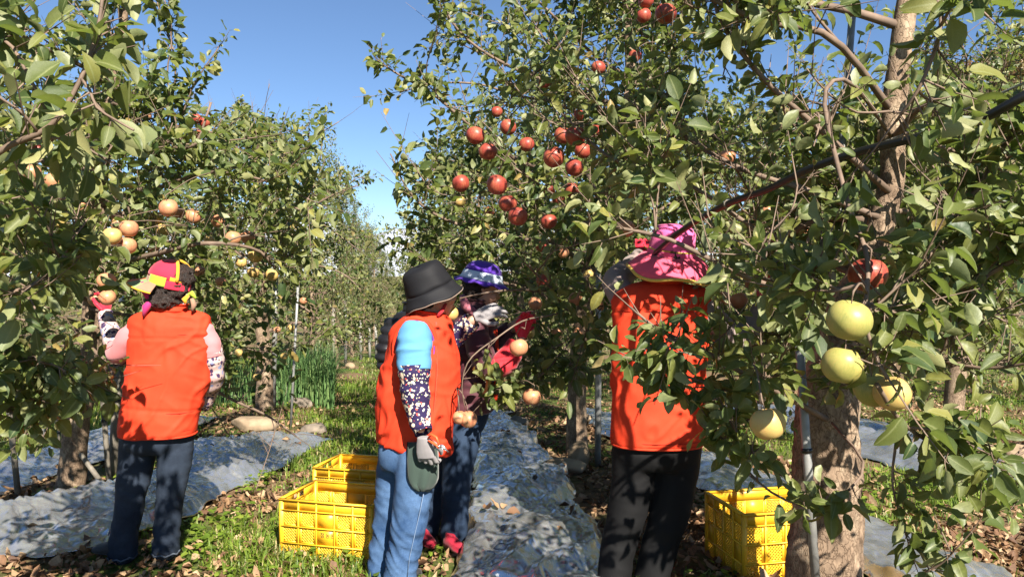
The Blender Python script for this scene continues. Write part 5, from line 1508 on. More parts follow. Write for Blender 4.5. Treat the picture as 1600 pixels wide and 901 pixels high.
def hand_bag(wrist, fwd, normal, curl=0.6, s=1.0, thumb_side=1, spread=1.0):
    """palm and five bent fingers, thumb leaving the side of the palm near its base"""
    f = unit(fwd); n = unit(np.asarray(normal) - f * np.dot(normal, f)); sd = np.cross(f, n) * thumb_side
    b = Bag(); w = np.asarray(wrist, float)
    P = np.array([w, w + f * 0.03 * s, w + f * 0.065 * s, w + f * 0.092 * s])
    rings = []
    for p, hw, hd in zip(P, (0.025, 0.034, 0.041, 0.040), (0.018, 0.018, 0.016, 0.013)):
        a = np.linspace(0, 2 * np.pi, 14, endpoint=False)
        rings.append(p + s * (hw * np.cos(a)[:, None] * sd + hd * np.sin(a)[:, None] * n))
    b.loft(rings)
    lens = (0.070, 0.078, 0.072, 0.056)
    for k in range(4):
        o = (0.030 - 0.020 * k) * s; base = w + f * (0.088 - 0.004 * abs(k - 1)) * s + sd * o
        pts = [base]; ang = curl * 0.5; L = lens[k] * s
        for j, fr in enumerate((0.45, 0.32, 0.23)):
            dv = f * math.cos(ang) - n * math.sin(ang) + sd * 0.12 * (1 - k * 0.66) * spread
            pts.append(pts[-1] + unit(dv) * L * fr); ang += curl * (0.9 + 0.1 * k)
        b.tube(np.array(pts), np.array([0.0098, 0.0095, 0.0088, 0.0075]) * s, 10)
        b.loft(ellipsoid_vf(pts[-1], [0.0075 * s] * 3, 8, 6))
    tp = [w + f * 0.022 * s + sd * 0.022 * s, w + f * 0.048 * s + sd * 0.050 * s - n * 0.012 * s, w + f * 0.075 * s + sd * 0.056 * s - n * 0.026 * s * (0.5 + curl), w + f * 0.092 * s + sd * 0.050 * s - n * 0.034 * s * (0.5 + curl)]
    b.tube(np.array(tp), np.array([0.014, 0.012, 0.0105, 0.0085]) * s, 10); b.loft(ellipsoid_vf(tp[-1], [0.0085 * s] * 3, 8, 6))
    return b

def glove(parent, origin, wrist, fwd, normal, material, cuff=None, cuffspec=None, **kw):
    b = hand_bag(wrist, fwd, normal, **kw)
    V, Nn, fs = remesh(b, 0.0035, 2)
    g = obj('glove', mesh_np('glove', V - origin, fs, [material], True), parent)
    if cuff:
        f = unit(fwd); w = np.asarray(wrist)
        c = Bag(); c.tube([w - f * 0.055, w - f * 0.03, w - f * 0.005, w + f * 0.012], [0.040, 0.038, 0.034, 0.031], 18, cap=False)
        o = obj('glove_cuff', c.mesh('glove_cuff', [cuff], True), g); o.modifiers.new('thickness', 'SOLIDIFY').thickness = 0.004
    return g

def shoe(parent, origin, heel, toe, material, sole, h=0.085, w=0.043, accent=None):
    """heel and toe are ground points"""
    heel, toe = np.asarray(heel, float), np.asarray(toe, float); f = unit(toe - heel); L = np.linalg.norm(toe - heel); sd = np.cross(f, [0, 0, 1.0])
    def ring(t, hw, z0, z1, n=16):
        a = np.linspace(0, 2 * np.pi, n, endpoint=False); c = heel + f * L * t + np.array([0, 0, (z0 + z1) / 2])
        return c + hw * np.cos(a)[:, None] * sd + ((z1 - z0) / 2 * np.sin(a))[:, None] * np.array([0, 0, 1.0])
    up = [ring(t, ww * w, 0.012, z) for t, ww, z in ((0.02, .45, h * .75), (0.08, .75, h), (0.2, .82, h * 1.08), (0.36, .82, h * 1.0), (0.5, .9, h * .82), (0.68, 1.0, h * .66), (0.85, .92, h * .56), (0.96, .6, h * .44), (1.0, .25, h * .34))]
    b = Bag(); b.loft(up); b.tube([heel + f * L * 0.2 + [0, 0, h * 0.6], heel + f * L * 0.22 + [0, 0, h * 1.2]], [w * .72, w * .66], 14)
    V, Nn, fs = remesh(b, 0.007, 4); s = obj('shoe', mesh_np('shoe', V - origin, fs, [material], True), parent)
    b = Bag(); b.loft([ring(t, ww * w * 1.1, -0.004, 0.022) for t, ww in ((0.0, .5), (0.04, .72), (0.2, .88), (0.45, .86), (0.7, 1.03), (0.88, .9), (0.99, .5), (1.02, .2))])
    obj('sole', b.mesh('sole', [sole], True), s)
    for t in (0.44, 0.52, 0.60):
        c = heel + f * L * t; z = h * (1.0 - 0.55 * (t - 0.3)) * 0.92
        b = Bag(); b.tube([c + sd * w * q * 0.62 + np.array([0, 0, z - 0.016 * q * q]) for q in (-1, -.5, 0, .5, 1)], 0.004, 6); obj('lace', b.mesh('lace', [accent or sole], True), s)
    return s

def collar(parent, origin, c, hw, hd, h, material, tilt=0.0, n=36):
    rr = [ering(np.asarray(c) + [0, 0, z], hw * k, hd * k, n, 2.1, tilt) for z, k in ((0, 1.12), (h * .4, 1.03), (h * .8, 1.0), (h, 1.04), (h * 0.9, 1.08))]
    return shell('collar', rr, material, parent, origin, 0.003)

def hem_band(parent, origin, ring, material, r=0.005, name='hem'):
    b = Bag(); R = np.vstack([ring, ring[:1]]); b.tube(R, r, 6, cap=False); return obj(name, b.mesh(name, [material], True), parent, -origin)

def pouf(o, c, rx, n=8): pass

def hair_cap(parent, origin, c, r, R=np.eye(3), amp=0.010, lumps=(), seed=0):
    b = Bag(); b.loft(ellipsoid_vf(c, r, 24, 16, R))
    for p, q in lumps: b.loft(ellipsoid_vf(p, q, 14, 10))
    V, Nn, fs = remesh(b, 0.007, 3)
    V = V + Nn * (amp * (1 - 2 * np.abs(vnoise(V * 42, seed))) + amp * 0.6 * vnoise(V * 85, seed + 1))[:, None]
    return obj('hair', mesh_np('hair', V - origin, fs, [M['hair']], True), parent)

def person_root(label, foot):
    o = empty('person', tuple(foot)); tag(o, label, 'person', 'apple pickers in orange vests' if 'orange' in label else None); return o, np.asarray(foot, float)

def body_mesh(parent, origin, rings, limbs, head_c, head_R, neck, hs=1.0):
    b = Bag(); b.loft(rings)
    for l in limbs: tubebag(l, 12, 0.72, b)
    b.tube(neck, [0.056, 0.05, 0.05], 14)
    head_pieces(b, head_c, head_R, hs)
    V, Nn, fs = remesh(b, 0.0075, 3)
    return obj('body', mesh_np('body', V - origin, fs, [M['skin']], True), parent)

def seam(parent, origin, pts, material, r=0.0022, name='seam'):
    b = Bag(); b.tube(pts, r, 5); return obj(name, b.mesh(name, [material], True), parent, -origin)

def on_back(rings, zpx, d, tmin, tmax, out=0.002, k=14):
    """points along the camera-side surface of a ring stack at photo row zpx"""
    R = np.asarray(rings); zz = R[:, 0, 2]; z = W(0, zpx, d)[2]
    i = int(np.argmin(np.abs(zz - z))); r = R[i]; c = r.mean(0)
    a = np.linspace(tmin, tmax, k)      # degrees from -x through -y (camera side) to +x
    n = len(r); th = (np.pi + np.radians(a)) % (2 * np.pi); q = th / (2 * np.pi) * n; i0 = np.floor(q).astype(int) % n; f = (q - np.floor(q))[:, None]
    P = r[i0] * (1 - f) + r[(i0 + 1) % n] * f
    return P + unit(P - c) * out

# ---- woman in patchwork hat, back to us, left -----------------------------------------
def woman_patchwork():
    d = 3.9
    foot = W(222, 893, d); root, o = person_root('woman in orange vest and multicoloured patchwork sun hat, back turned', foot)
    spec = [(266, 485, 25, .058, .0), (266, 490, 46, .07, .0), (266, 498, 58, .085, 0), (266, 514, 62, .10, 0), (267, 555, 64, .118, 0), (263, 590, 62, .122, 0), (256, 620, 59, .122, 0), (250, 648, 57, .13, 0), (247, 677, 57, .135, 0)]
    vr = torso_rings(spec, d)
    armL = [(212, 512, 3.9, .058), (190, 548, 3.93, .050), (186, 556, 3.97, .047), (176, 530, 4.08, .041), (166, 500, 4.16, .032)]
    armR = [(318, 514, 3.9, .056), (330, 552, 3.92, .050), (334, 584, 3.95, .046), (323, 615, 4.02, .038), (312, 636, 4.06, .031)]
    legL = [(218, 676, 3.92, .092), (213, 720, 3.92, .086), (204, 775, 3.9, .073), (196, 825, 3.9, .066), (191, 864, 3.9, .067)]
    legR = [(275, 676, 3.92, .090), (273, 720, 3.92, .082), (266, 775, 3.92, .066), (261, 825, 3.92, .061), (259, 858, 3.92, .063)]
    hc = W(270, 447, d); hR = rot(-8, 0, 48)
    body_mesh(root, o, torso_rings(spec, d, -0.02), [armL, armR, legL, legR], hc, hR, [W(266, 500, d), W(267, 478, d), hc])
    face_details(root, o, hc, hR)
    b = Bag(); b.loft(vr)
    def yoke(V, Nn):
        z0 = W(0, 526, d)[2]; z1 = W(0, 636, d)[2]
        g = np.exp(-((V[:, 2] - z0) / 0.006) ** 2) * 0.005 + np.exp(-((V[:, 2] - z1 - 0.01 * np.sin(V[:, 0] * 9)) / 0.008) ** 2) * 0.006
        return creases(V - Nn * g[:, None], Nn, 0.013, 3)
    v = garment('vest', b, M['vest'], root, o, 0.009, 4, 0.010, (6.5, 6.5, 4.0), 3, yoke, 0.5)
    collar(v, o, W(267, 486, d), 0.082, 0.068, 0.035, M['vest'])
    hem_band(v, o, vr[-1], M['vest'], 0.006)
    seam(v, o, on_back(vr, 526, d, 14, 166, 0.003), M['vest_seam'], 0.003, 'yoke_seam'); seam(v, o, on_back(vr, 637, d, 10, 170, 0.003), M['vest_seam'], 0.0035, 'waist_seam'); seam(v, o, on_back(vr, 668, d, 6, 174, 0.003), M['vest_seam'], 0.002, 'hem_stitching')
    for a_ in (38, 142): seam(v, o, np.array([on_back(vr, y, d, a_, a_ + 1, 0.002, 2)[0] for y in range(528, 636, 9)]), M['vest_seam'], 0.002, 'panel_seam')
    # shirt collar and scarf
    collar(root, o, W(266, 476, d), 0.072, 0.062, 0.03, M['white_cloth']).name = 'shirt_collar'
    b = Bag(); b.tube(px_path([(248, 478, 3.86), (236, 470, 3.82), (226, 455, 3.8), (222, 440, 3.8)]), [0.018, 0.014, 0.016, 0.008], 10); obj('scarf', b.mesh('scarf', [M['magenta']], True), root, -o)
    b = Bag(); b.tube(px_path([(240, 466, 3.82), (228, 480, 3.8), (224, 494, 3.8)]), [0.012, 0.02, 0.006], 8); obj('scarf_end', b.mesh('scarf_end', [M['magenta']], True), root, -o)
    # trousers
    b = tubebag(legL, 22); tubebag(legR, 22, 1, b); b.loft(torso_rings([(248, 640, 50, .115, .02), (247, 665, 53, .125, .02), (246, 692, 53, .12, .02), (246, 705, 44, .09, .02)], d))
    def tr(V, Nn):
        zk = W(0, 800, d)[2]; w = np.exp(-((V[:, 2] - zk + 0.12) / 0.22) ** 2)
        return folds(V, Nn, 0.007 * w, 9)
    t = garment('trousers', b, M['jean_dark'], root, o, 0.010, 3, 0.004, (5, 5, 9), 5, tr)
    for L in (legL, legR):
        P, r = limb_pts(L); a = np.linspace(0, 2 * np.pi, 22); ring = np.stack([P[-1][0] + (r[-1] + .003) * np.cos(a), P[-1][1] + (r[-1] + .003) * np.sin(a), np.full(22, P[-1][2] - 0.012) + 0.006 * np.sin(a * 7)], 1)
        hem_band(t, o, ring, plain('frayed_hem', (0.07, 0.085, 0.11), 0.9), 0.0045, 'frayed_hem')
    # sleeves
    opentube('sleeve', [(228, 512, 3.9, .048), (214, 516, 3.9, .056), (200, 530, 3.91, .060), (186, 552, 3.95, .054), (180, 543, 4.0, .050)], M['pink'], root, o, seed=2)
    opentube('oversleeve', [(188, 556, 3.955, .052), (184, 550, 4.0, .052), (177, 530, 4.08, .047), (167, 500, 4.16, .038), (164, 490, 4.18, .036)], M['floral_pink'], root, o, seed=4, amp=0.006)
    opentube('sleeve', [(300, 512, 3.9, .048), (314, 516, 3.9, .056), (325, 534, 3.91, .056), (329, 556, 3.92, .053)], M['pink'], root, o, seed=6)
    opentube('oversleeve', [(328, 548, 3.92, .055), (334, 580, 3.95, .053), (326, 610, 4.02, .046), (315, 634, 4.055, .038)], M['floral_pink'], root, o, seed=8, amp=0.007)
    glove(root, o, W(164, 492, 4.17), (-0.02, 0.06, 0.12), (0.9, -0.3, 0.0), M['glove_red'], M['white_cloth'], curl=0.7, thumb_side=-1)
    glove(root, o, W(311, 636, 4.05), (-0.06, 0.03, -0.12), (0.9, 0.2, -0.3), M['glove_red'], curl=0.6, thumb_side=1)
    # shoes
    def gz(p): p = np.array(p); p[2] = float(H(p[0], p[1])) + 0.02; return p
    shoe(root, o, gz(W(205, 888, 3.88)), gz(W(146, 886, 3.90)), M['shoe_black'], M['sole'], 0.105, 0.052, accent=M['red_cloth'])
    shoe(root, o, gz(W(257, 890, 3.855)), gz(W(250, 878, 4.12)), M['shoe_black'], M['sole'], 0.105, 0.052, accent=M['red_cloth'])
    # hair
    hair_cap(root, o, W(270, 445, d) + [0.0, 0, 0.0], (0.098, 0.105, 0.105), np.eye(3), 0.010,
             [(W(262, 468, d) + [0, -0.03, 0], (0.085, 0.085, 0.05)), (W(288, 432, d) + [0, -0.02, 0], (0.055, 0.07, 0.06)), (W(246, 466, d) + [0, 0, 0], (0.05, 0.06, 0.04))], 12)
    # patchwork visor hat: band of panels round the head, open at the crown's back, peak to the left
    hat = empty('hat', (0, 0, 0)); hat.parent = root
    c = W(268, 436, d); R = rot(0, 14, 0)
    def panel(name, a0, a1, z0, z1, material, r0=0.115, r1=0.108, par=hat, bul=0.0):
        n = 12; rr = []
        for t in np.linspace(0, 1, 7):
            a = np.radians(np.linspace(a0, a1, n)); z = z0 + (z1 - z0) * t
            r = (r0 + (r1 - r0) * t) + bul * np.sin(np.pi * t)
            rr.append(np.stack([r * np.cos(a), r * 1.02 * np.sin(a), np.full(n, z)], 1))
        G = place(np.array(rr), c, R); V = G.reshape(-1, 3); i = np.arange(6)[:, None] * n + np.arange(n - 1)[None]
        q = obj(name, mesh_np(name, V - o, [np.stack([i, i + 1, i + n + 1, i + n], -1).reshape(-1, 4)], [material], True), par); q.modifiers.new('thickness', 'SOLIDIFY').thickness = 0.005
        return q
    # angles: 180 = left (front), 270 = towards the camera, 360 = right (back)
    panel('hat_panel', 150, 232, -0.035, 0.0, M['hat_beige'], 0.116, 0.114)
    panel('hat_panel', 232, 282, -0.035, 0.012, M['hat_lime'], 0.1165, 0.114)
    panel('hat_panel', 282, 352, -0.04, 0.0, M['hat_red'], 0.117, 0.114)
    panel('hat_panel', 290, 335, 0.0, 0.035, M['hat_yellow'], 0.114, 0.104, bul=0.003)
    panel('hat_panel', 20, 150, -0.035, 0.0, M['hat_orange'], 0.116, 0.114)
    # crown
    rr = []
    for t in np.linspace(0, 1, 9):
        z = 0.002 + 0.098 * math.sin(t * math.pi / 2); r = 0.115 * math.cos(t * math.pi / 2 * 0.94)
        a = np.radians(np.linspace(60, 300 + 6 * (1 - t), 26)); rr.append(np.stack([r * np.cos(a), r * np.sin(a), np.full(26, z)], 1))
    G = place(np.array(rr), c, R); V = G.reshape(-1, 3); i = np.arange(8)[:, None] * 26 + np.arange(25)[None]
    q = obj('hat_crown', mesh_np('hat_crown', V - o, [np.stack([i, i + 1, i + 27, i + 26], -1).reshape(-1, 4)], [M['hat_red']], True), hat); q.modifiers.new('thickness', 'SOLIDIFY').thickness = 0.005
    edge = np.array(G)[:, -1]; edge2 = np.array(G)[:, 0]
    b = Bag(); b.tube(np.vstack([edge + [0.004, -0.004, 0], edge2[::-1]]), 0.0085, 8); obj('hat_trim', b.mesh('hat_trim', [M['hat_yellow']], True), hat, -o)
    # peak
    def peak(name, a0, a1, material, r1=0.20):
        n = 14; rr = []
        for t in np.linspace(0, 1, 6):
            a = np.radians(np.linspace(a0, a1, n)); fall = np.cos(np.radians((np.linspace(a0, a1, n) - 180) * 0.9)); r = 0.114 + (r1 - 0.114) * t * np.clip(fall, 0.05, 1) ** 0.6
            rr.append(np.stack([r * np.cos(a), r * np.sin(a) * 0.95, -0.028 - 0.028 * t * np.ones(n) - 0.02 * np.abs(np.sin(a)) * t], 1))
        G = place(np.array(rr), c, R); V = G.reshape(-1, 3); i = np.arange(5)[:, None] * n + np.arange(n - 1)[None]
        q = obj(name, mesh_np(name, V - o, [np.stack([i, i + 1, i + n + 1, i + n], -1).reshape(-1, 4)], [material], True), hat); q.modifiers.new('thickness', 'SOLIDIFY').thickness = 0.006
        return np.array(G)[-1]
    e1 = peak('hat_peak', 100, 205, M['hat_orange']); e2 = peak('hat_peak', 205, 235, M['hat_sage']); e3 = peak('hat_peak', 235, 262, M['hat_beige'])
    b = Bag(); b.tube(np.vstack([e1, e2[1:], e3[1:]]), 0.006, 6); obj('hat_piping', b.mesh('hat_piping', [M['hat_yellow']], True), hat, -o)
    # bow at the back
    for pts, mt in (([(292, 462, 3.84), (300, 458, 3.82), (306, 466, 3.82)], 'hat_lime'), ([(294, 462, 3.82), (288, 468, 3.8), (290, 474, 3.8)], 'hat_yellow'), ([(300, 466, 3.82), (303, 476, 3.82), (300, 486, 3.82)], 'hat_beige')):
        b = Bag(); b.tube(px_path(pts), [0.010, 0.014, 0.006], 8); obj('hat_ribbon', b.mesh('hat_ribbon', [M[mt]], True), hat, -o)

# ---- woman in black bucket hat, holding shears ---------------------------------------
def woman_bucket():
    d = 3.65
    foot = W(612, 918, d); root, o = person_root('woman in orange vest, blue shirt and black bucket hat holding shears', foot)
    spec = [(668, 490, 26, .06, 0), (665, 496, 36, .085, 0), (662, 506, 44, .11, 0), (660, 525, 47, .14, 0), (658, 560, 56, .155, 0), (654, 600, 60, .155, 0), (650, 640, 60, .15, 0), (648, 672, 58, .15, 0), (648, 697, 58, .15, 0)]
    vr = torso_rings(spec, d)
    for i in range(len(vr)):          # hem dips towards the front (right)
        t = i / (len(vr) - 1); vr[i][:, 2] -= 0.06 * max(0, t - 0.6) * (vr[i][:, 0] - vr[i][:, 0].mean()) / 0.17
    armN = [(648, 520, 3.53, .058), (645, 555, 3.46, .056), (646, 585, 3.44, .050), (650, 625, 3.42, .044), (657, 668, 3.38, .034)]
    armF = [(680, 520, 3.78, .055), (698, 535, 3.80, .052), (715, 522, 3.79, .046), (738, 500, 3.76, .034)]
    legN = [(655, 700, 3.57, .098), (648, 750, 3.56, .093), (640, 810, 3.56, .080), (630, 865, 3.57, .076), (624, 908, 3.58, .074)]
    legF = [(622, 700, 3.70, .096), (616, 750, 3.71, .088), (608, 815, 3.72, .074), (600, 865, 3.72, .070), (597, 900, 3.72, .070)]
    hc = W(683, 456, d); hR = rot(-6, 0, -66)
    body_mesh(root, o, torso_rings(spec, d, -0.02), [armN, armF, legN, legF], hc, hR, [W(666, 500, d), W(670, 478, d), hc])
    face_details(root, o, hc, hR)
    b = Bag(); b.loft(vr); v = garment('vest', b, M['vest'], root, o, 0.009, 4, 0.010, (6, 6, 4), 13, lambda V, Nn: creases(V, Nn, 0.015, 33), 0.5)
    collar(v, o, W(668, 494, d), 0.078, 0.072, 0.026, M['vest'], -0.15)
    # front edge / zip line
    seam(v, o, np.array([on_back(vr, y, d, 118, 119, 0.004, 2)[0] for y in range(500, 700, 12)]), fabric('vest_piping', (0.50, 0.05, 0.018)), 0.0035, 'front_edge')
    # armhole binding
    b = Bag(); a = np.linspace(0, 2 * np.pi, 30)
    hole = np.array([W(649 + 29 * math.cos(t), 545 + 43 * math.sin(t), 3.485 + 0.03 * math.cos(t) ** 2) for t in a]); b.tube(hole, 0.007, 8, cap=False)
    obj('armhole_binding', b.mesh('armhole_binding', [M['purple']], True), v, -o)
    b = Bag(); b.tube(np.array([W(649 + 33 * math.cos(t), 545 + 48 * math.sin(t), 3.492 + 0.036 * math.cos(t) ** 2) for t in a]), 0.013, 10, cap=False); obj('armhole_edge', b.mesh('armhole_edge', [M['vest']], True), v, -o)
    # shirt sleeve + floral oversleeve + glove holding the shears
    opentube('sleeve', [(650, 508, 3.56, .058), (648, 530, 3.48, .074), (647, 555, 3.45, .076), (648, 580, 3.43, .072)], M['blue'], root, o, seed=22, amp=0.007, fz=(7, 7, 16))
    opentube('oversleeve', [(647, 570, 3.43, .070), (648, 600, 3.42, .066), (652, 635, 3.41, .055), (659, 668, 3.38, .041), (661, 675, 3.37, .037)], M['floral_navy'], root, o, seed=24, amp=0.006)
    g = glove(root, o, W(661, 682, 3.37), (0.02, 0.02, -0.14), (-0.25, -1.0, 0.0), M['glove_grey'], M['cuff_green'], curl=0.75, thumb_side=-1, s=1.08)
    opentube('oversleeve', [(690, 530, 3.80, .055), (706, 530, 3.79, .053), (722, 516, 3.78, .049), (738, 500, 3.76, .042)], M['floral_navy'], root, o, seed=26, amp=0.005)
    glove(root, o, W(741, 496, 3.75), (0.16, 0.02, 0.06), (-0.2, -0.8, 0.55), M['glove_grey'], M['cuff_green'], curl=0.45, thumb_side=1, s=1.08)
    # jeans
    b = tubebag(legN, 22); tubebag(legF, 22, 1, b); b.loft(torso_rings([(646, 668, 44, .11, 0), (645, 684, 46, .125, 0), (641, 702, 48, .13, 0), (639, 718, 46, .125, 0), (638, 730, 40, .11, 0)], d))
    def tr(V, Nn):
        zk = W(0, 830, d)[2]; w = np.exp(-((V[:, 2] - zk) / 0.2) ** 2)
        return folds(V, Nn, 0.009 * w, 19)
    t = garment('jeans', b, M['jean_light'], root, o, 0.010, 3, 0.004, (5, 5, 8), 15, tr)
    seam(t, o, px_path([(662, 770, 3.468), (656, 800, 3.474), (648, 835, 3.485), (640, 870, 3.492), (636, 905, 3.5)]), plain('pale_stitching', (0.16, 0.22, 0.33), 0.8), 0.0018, 'side_seam')
    # canvas pouch on the hip
    U = np.linspace(-1, 1, 14); rows = []
    for tt in np.linspace(0, 1, 12):
        y = 690 + 76 * tt; wv = 23 * (1 if tt < 0.65 else math.sqrt(max(0.02, 1 - ((tt - 0.65) / 0.37) ** 2)))
        rows.append([W(660 + u * wv + 1 * tt, y, 3.455 + 0.05 * max(0, u) ** 2 + 0.012 * u * u - 0.012 * math.sin(3 * tt) + 0.006 * math.sin(7 * u + 5 * tt)) for u in U])
    G = np.array(rows); n = 14; i = np.arange(11)[:, None] * n + np.arange(n - 1)[None]
    p = obj('hip_pouch', mesh_np('hip_pouch', G.reshape(-1, 3) - o, [np.stack([i, i + 1, i + n + 1, i + n], -1).reshape(-1, 4)], [M['pouch']], True), root); p.modifiers.new('thickness', 'SOLIDIFY').thickness = 0.008
    b = Bag(); b.tube(np.vstack([G[:, 0], G[-1], G[::-1, -1]]), 0.004, 6); obj('binding', b.mesh('binding', [M['black_cloth']], True), p, -o)
    def gz(p): p = np.array(p); p[2] = float(H(p[0], p[1])) + 0.004; return p
    shoe(root, o, gz(W(612, 918, 3.56)), gz(W(690, 918, 3.56)), M['shoe_black'], M['sole']); shoe(root, o, gz(W(588, 900, 3.72)), gz(W(660, 900, 3.74)), M['shoe_black'], M['sole'])
    hair_cap(root, o, hc + [-0.045, 0.0, 0.012], (0.068, 0.084, 0.085), np.eye(3), 0.007, [(W(666, 474, d), (0.05, 0.066, 0.038))], 32)
    b = Bag(); b.tube(px_path([(697, 474, 3.60), (690, 486, 3.58), (684, 494, 3.58)]), [0.007, 0.010, 0.008], 8); obj('scarf', b.mesh('scarf', [M['red_cloth']], True), root, -o)
    # bucket hat
    hat = empty('hat', (0, 0, 0)); hat.parent = root
    c = W(673, 452, d) + np.array([-0.005, 0, 0]); R = rot(0, -22, 0) @ rot(6, 0, 0)
    top = revolve([(0.001, 0.120), (0.05, 0.122), (0.082, 0.115), (0.094, 0.100), (0.102, 0.06), (0.108, 0.02), (0.112, 0.0)], 48, 1.0, 1.0)
    a = np.linspace(0, 2 * np.pi, 48, endpoint=False)
    top[:3, :, 2] -= 0.012 * np.exp(-((np.cos(a) + 0.3) ** 2 + (np.sin(a) + 0.2) ** 2) / 0.5)[None]
    cr = place(top, c, R)
    def dents(G): 
        V = G.reshape(-1, 3); return (V + 0.007 * np.c_[vnoise(V * 17, 5), vnoise(V * 17 + 9, 6), vnoise(V * 17 + 3, 7)]).reshape(G.shape)
    shell('hat_crown', dents(cr), M['hat_black'], hat, o, 0.004, True)
    br = revolve([(0.112, 0.001), (0.118, -0.012), (0.128, -0.030), (0.140, -0.048), (0.150, -0.060)], 48, 1.0, 1.0, 0.006, 3, 1.0)
    br = place(br, c, R); shell('hat_brim', dents(br), M['hat_black'], hat, o, 0.004)
    for k in (1, 2, 3): hem_band(hat, o, dents(br)[k], M['hat_black'], 0.0022, 'brim_stitching')
    hem_band(hat, o, dents(br)[-1], fabric('brim_lining_edge', (0.25, 0.18, 0.14)), 0.003, 'brim_edge')
    hem_band(hat, o, dents(cr)[-2], M['hat_black'], 0.004, 'hat_seam')
    return root

def shears():
    c = W(680, 690, 3.33); root = empty('pruning_shears', tuple(c)); tag(root, 'small pruning shears with orange handles in the grey gloved hand', 'shears')
    red = plain('orange_red_plastic', (0.75, 0.10, 0.03), 0.4, 0.05); steel = plain('blade_steel', (0.65, 0.65, 0.66), 0.25, 0.05, metal=0.9)
    for q in (-1, 1):
        b = Bag(); b.tube(px_path([(669, 686 + q * 2, 3.35), (674, 684 + q * 6, 3.34), (682, 689 + q * 6, 3.325), (686, 697 + q * 2.5, 3.32)]), [0.004, 0.006, 0.006, 0.005], 8); obj('handle', b.mesh('handle', [red], True), root, -c)
    for q in (-1, 1):
        A, B_, C_ = W(685, 696 + q * 2, 3.32), W(692, 699 + q * 4 - 1, 3.318), W(702, 706, 3.315)
        b = Bag(); V = np.array([A, B_, C_, W(686, 698, 3.32)]); b.add(np.vstack([V, V + [0, 0.003, 0]]), [[0, 1, 2, 3], [7, 6, 5, 4], [0, 4, 5, 1], [1, 5, 6, 2], [2, 6, 7, 3], [3, 7, 4, 0]]); obj('blade', b.mesh('blade', [steel]), root, -c)
    b = Bag(); b.loft(ellipsoid_vf(W(686, 697, 3.315), (0.005, 0.004, 0.005), 10, 6)); obj('pivot', b.mesh('pivot', [steel], True), root, -c)

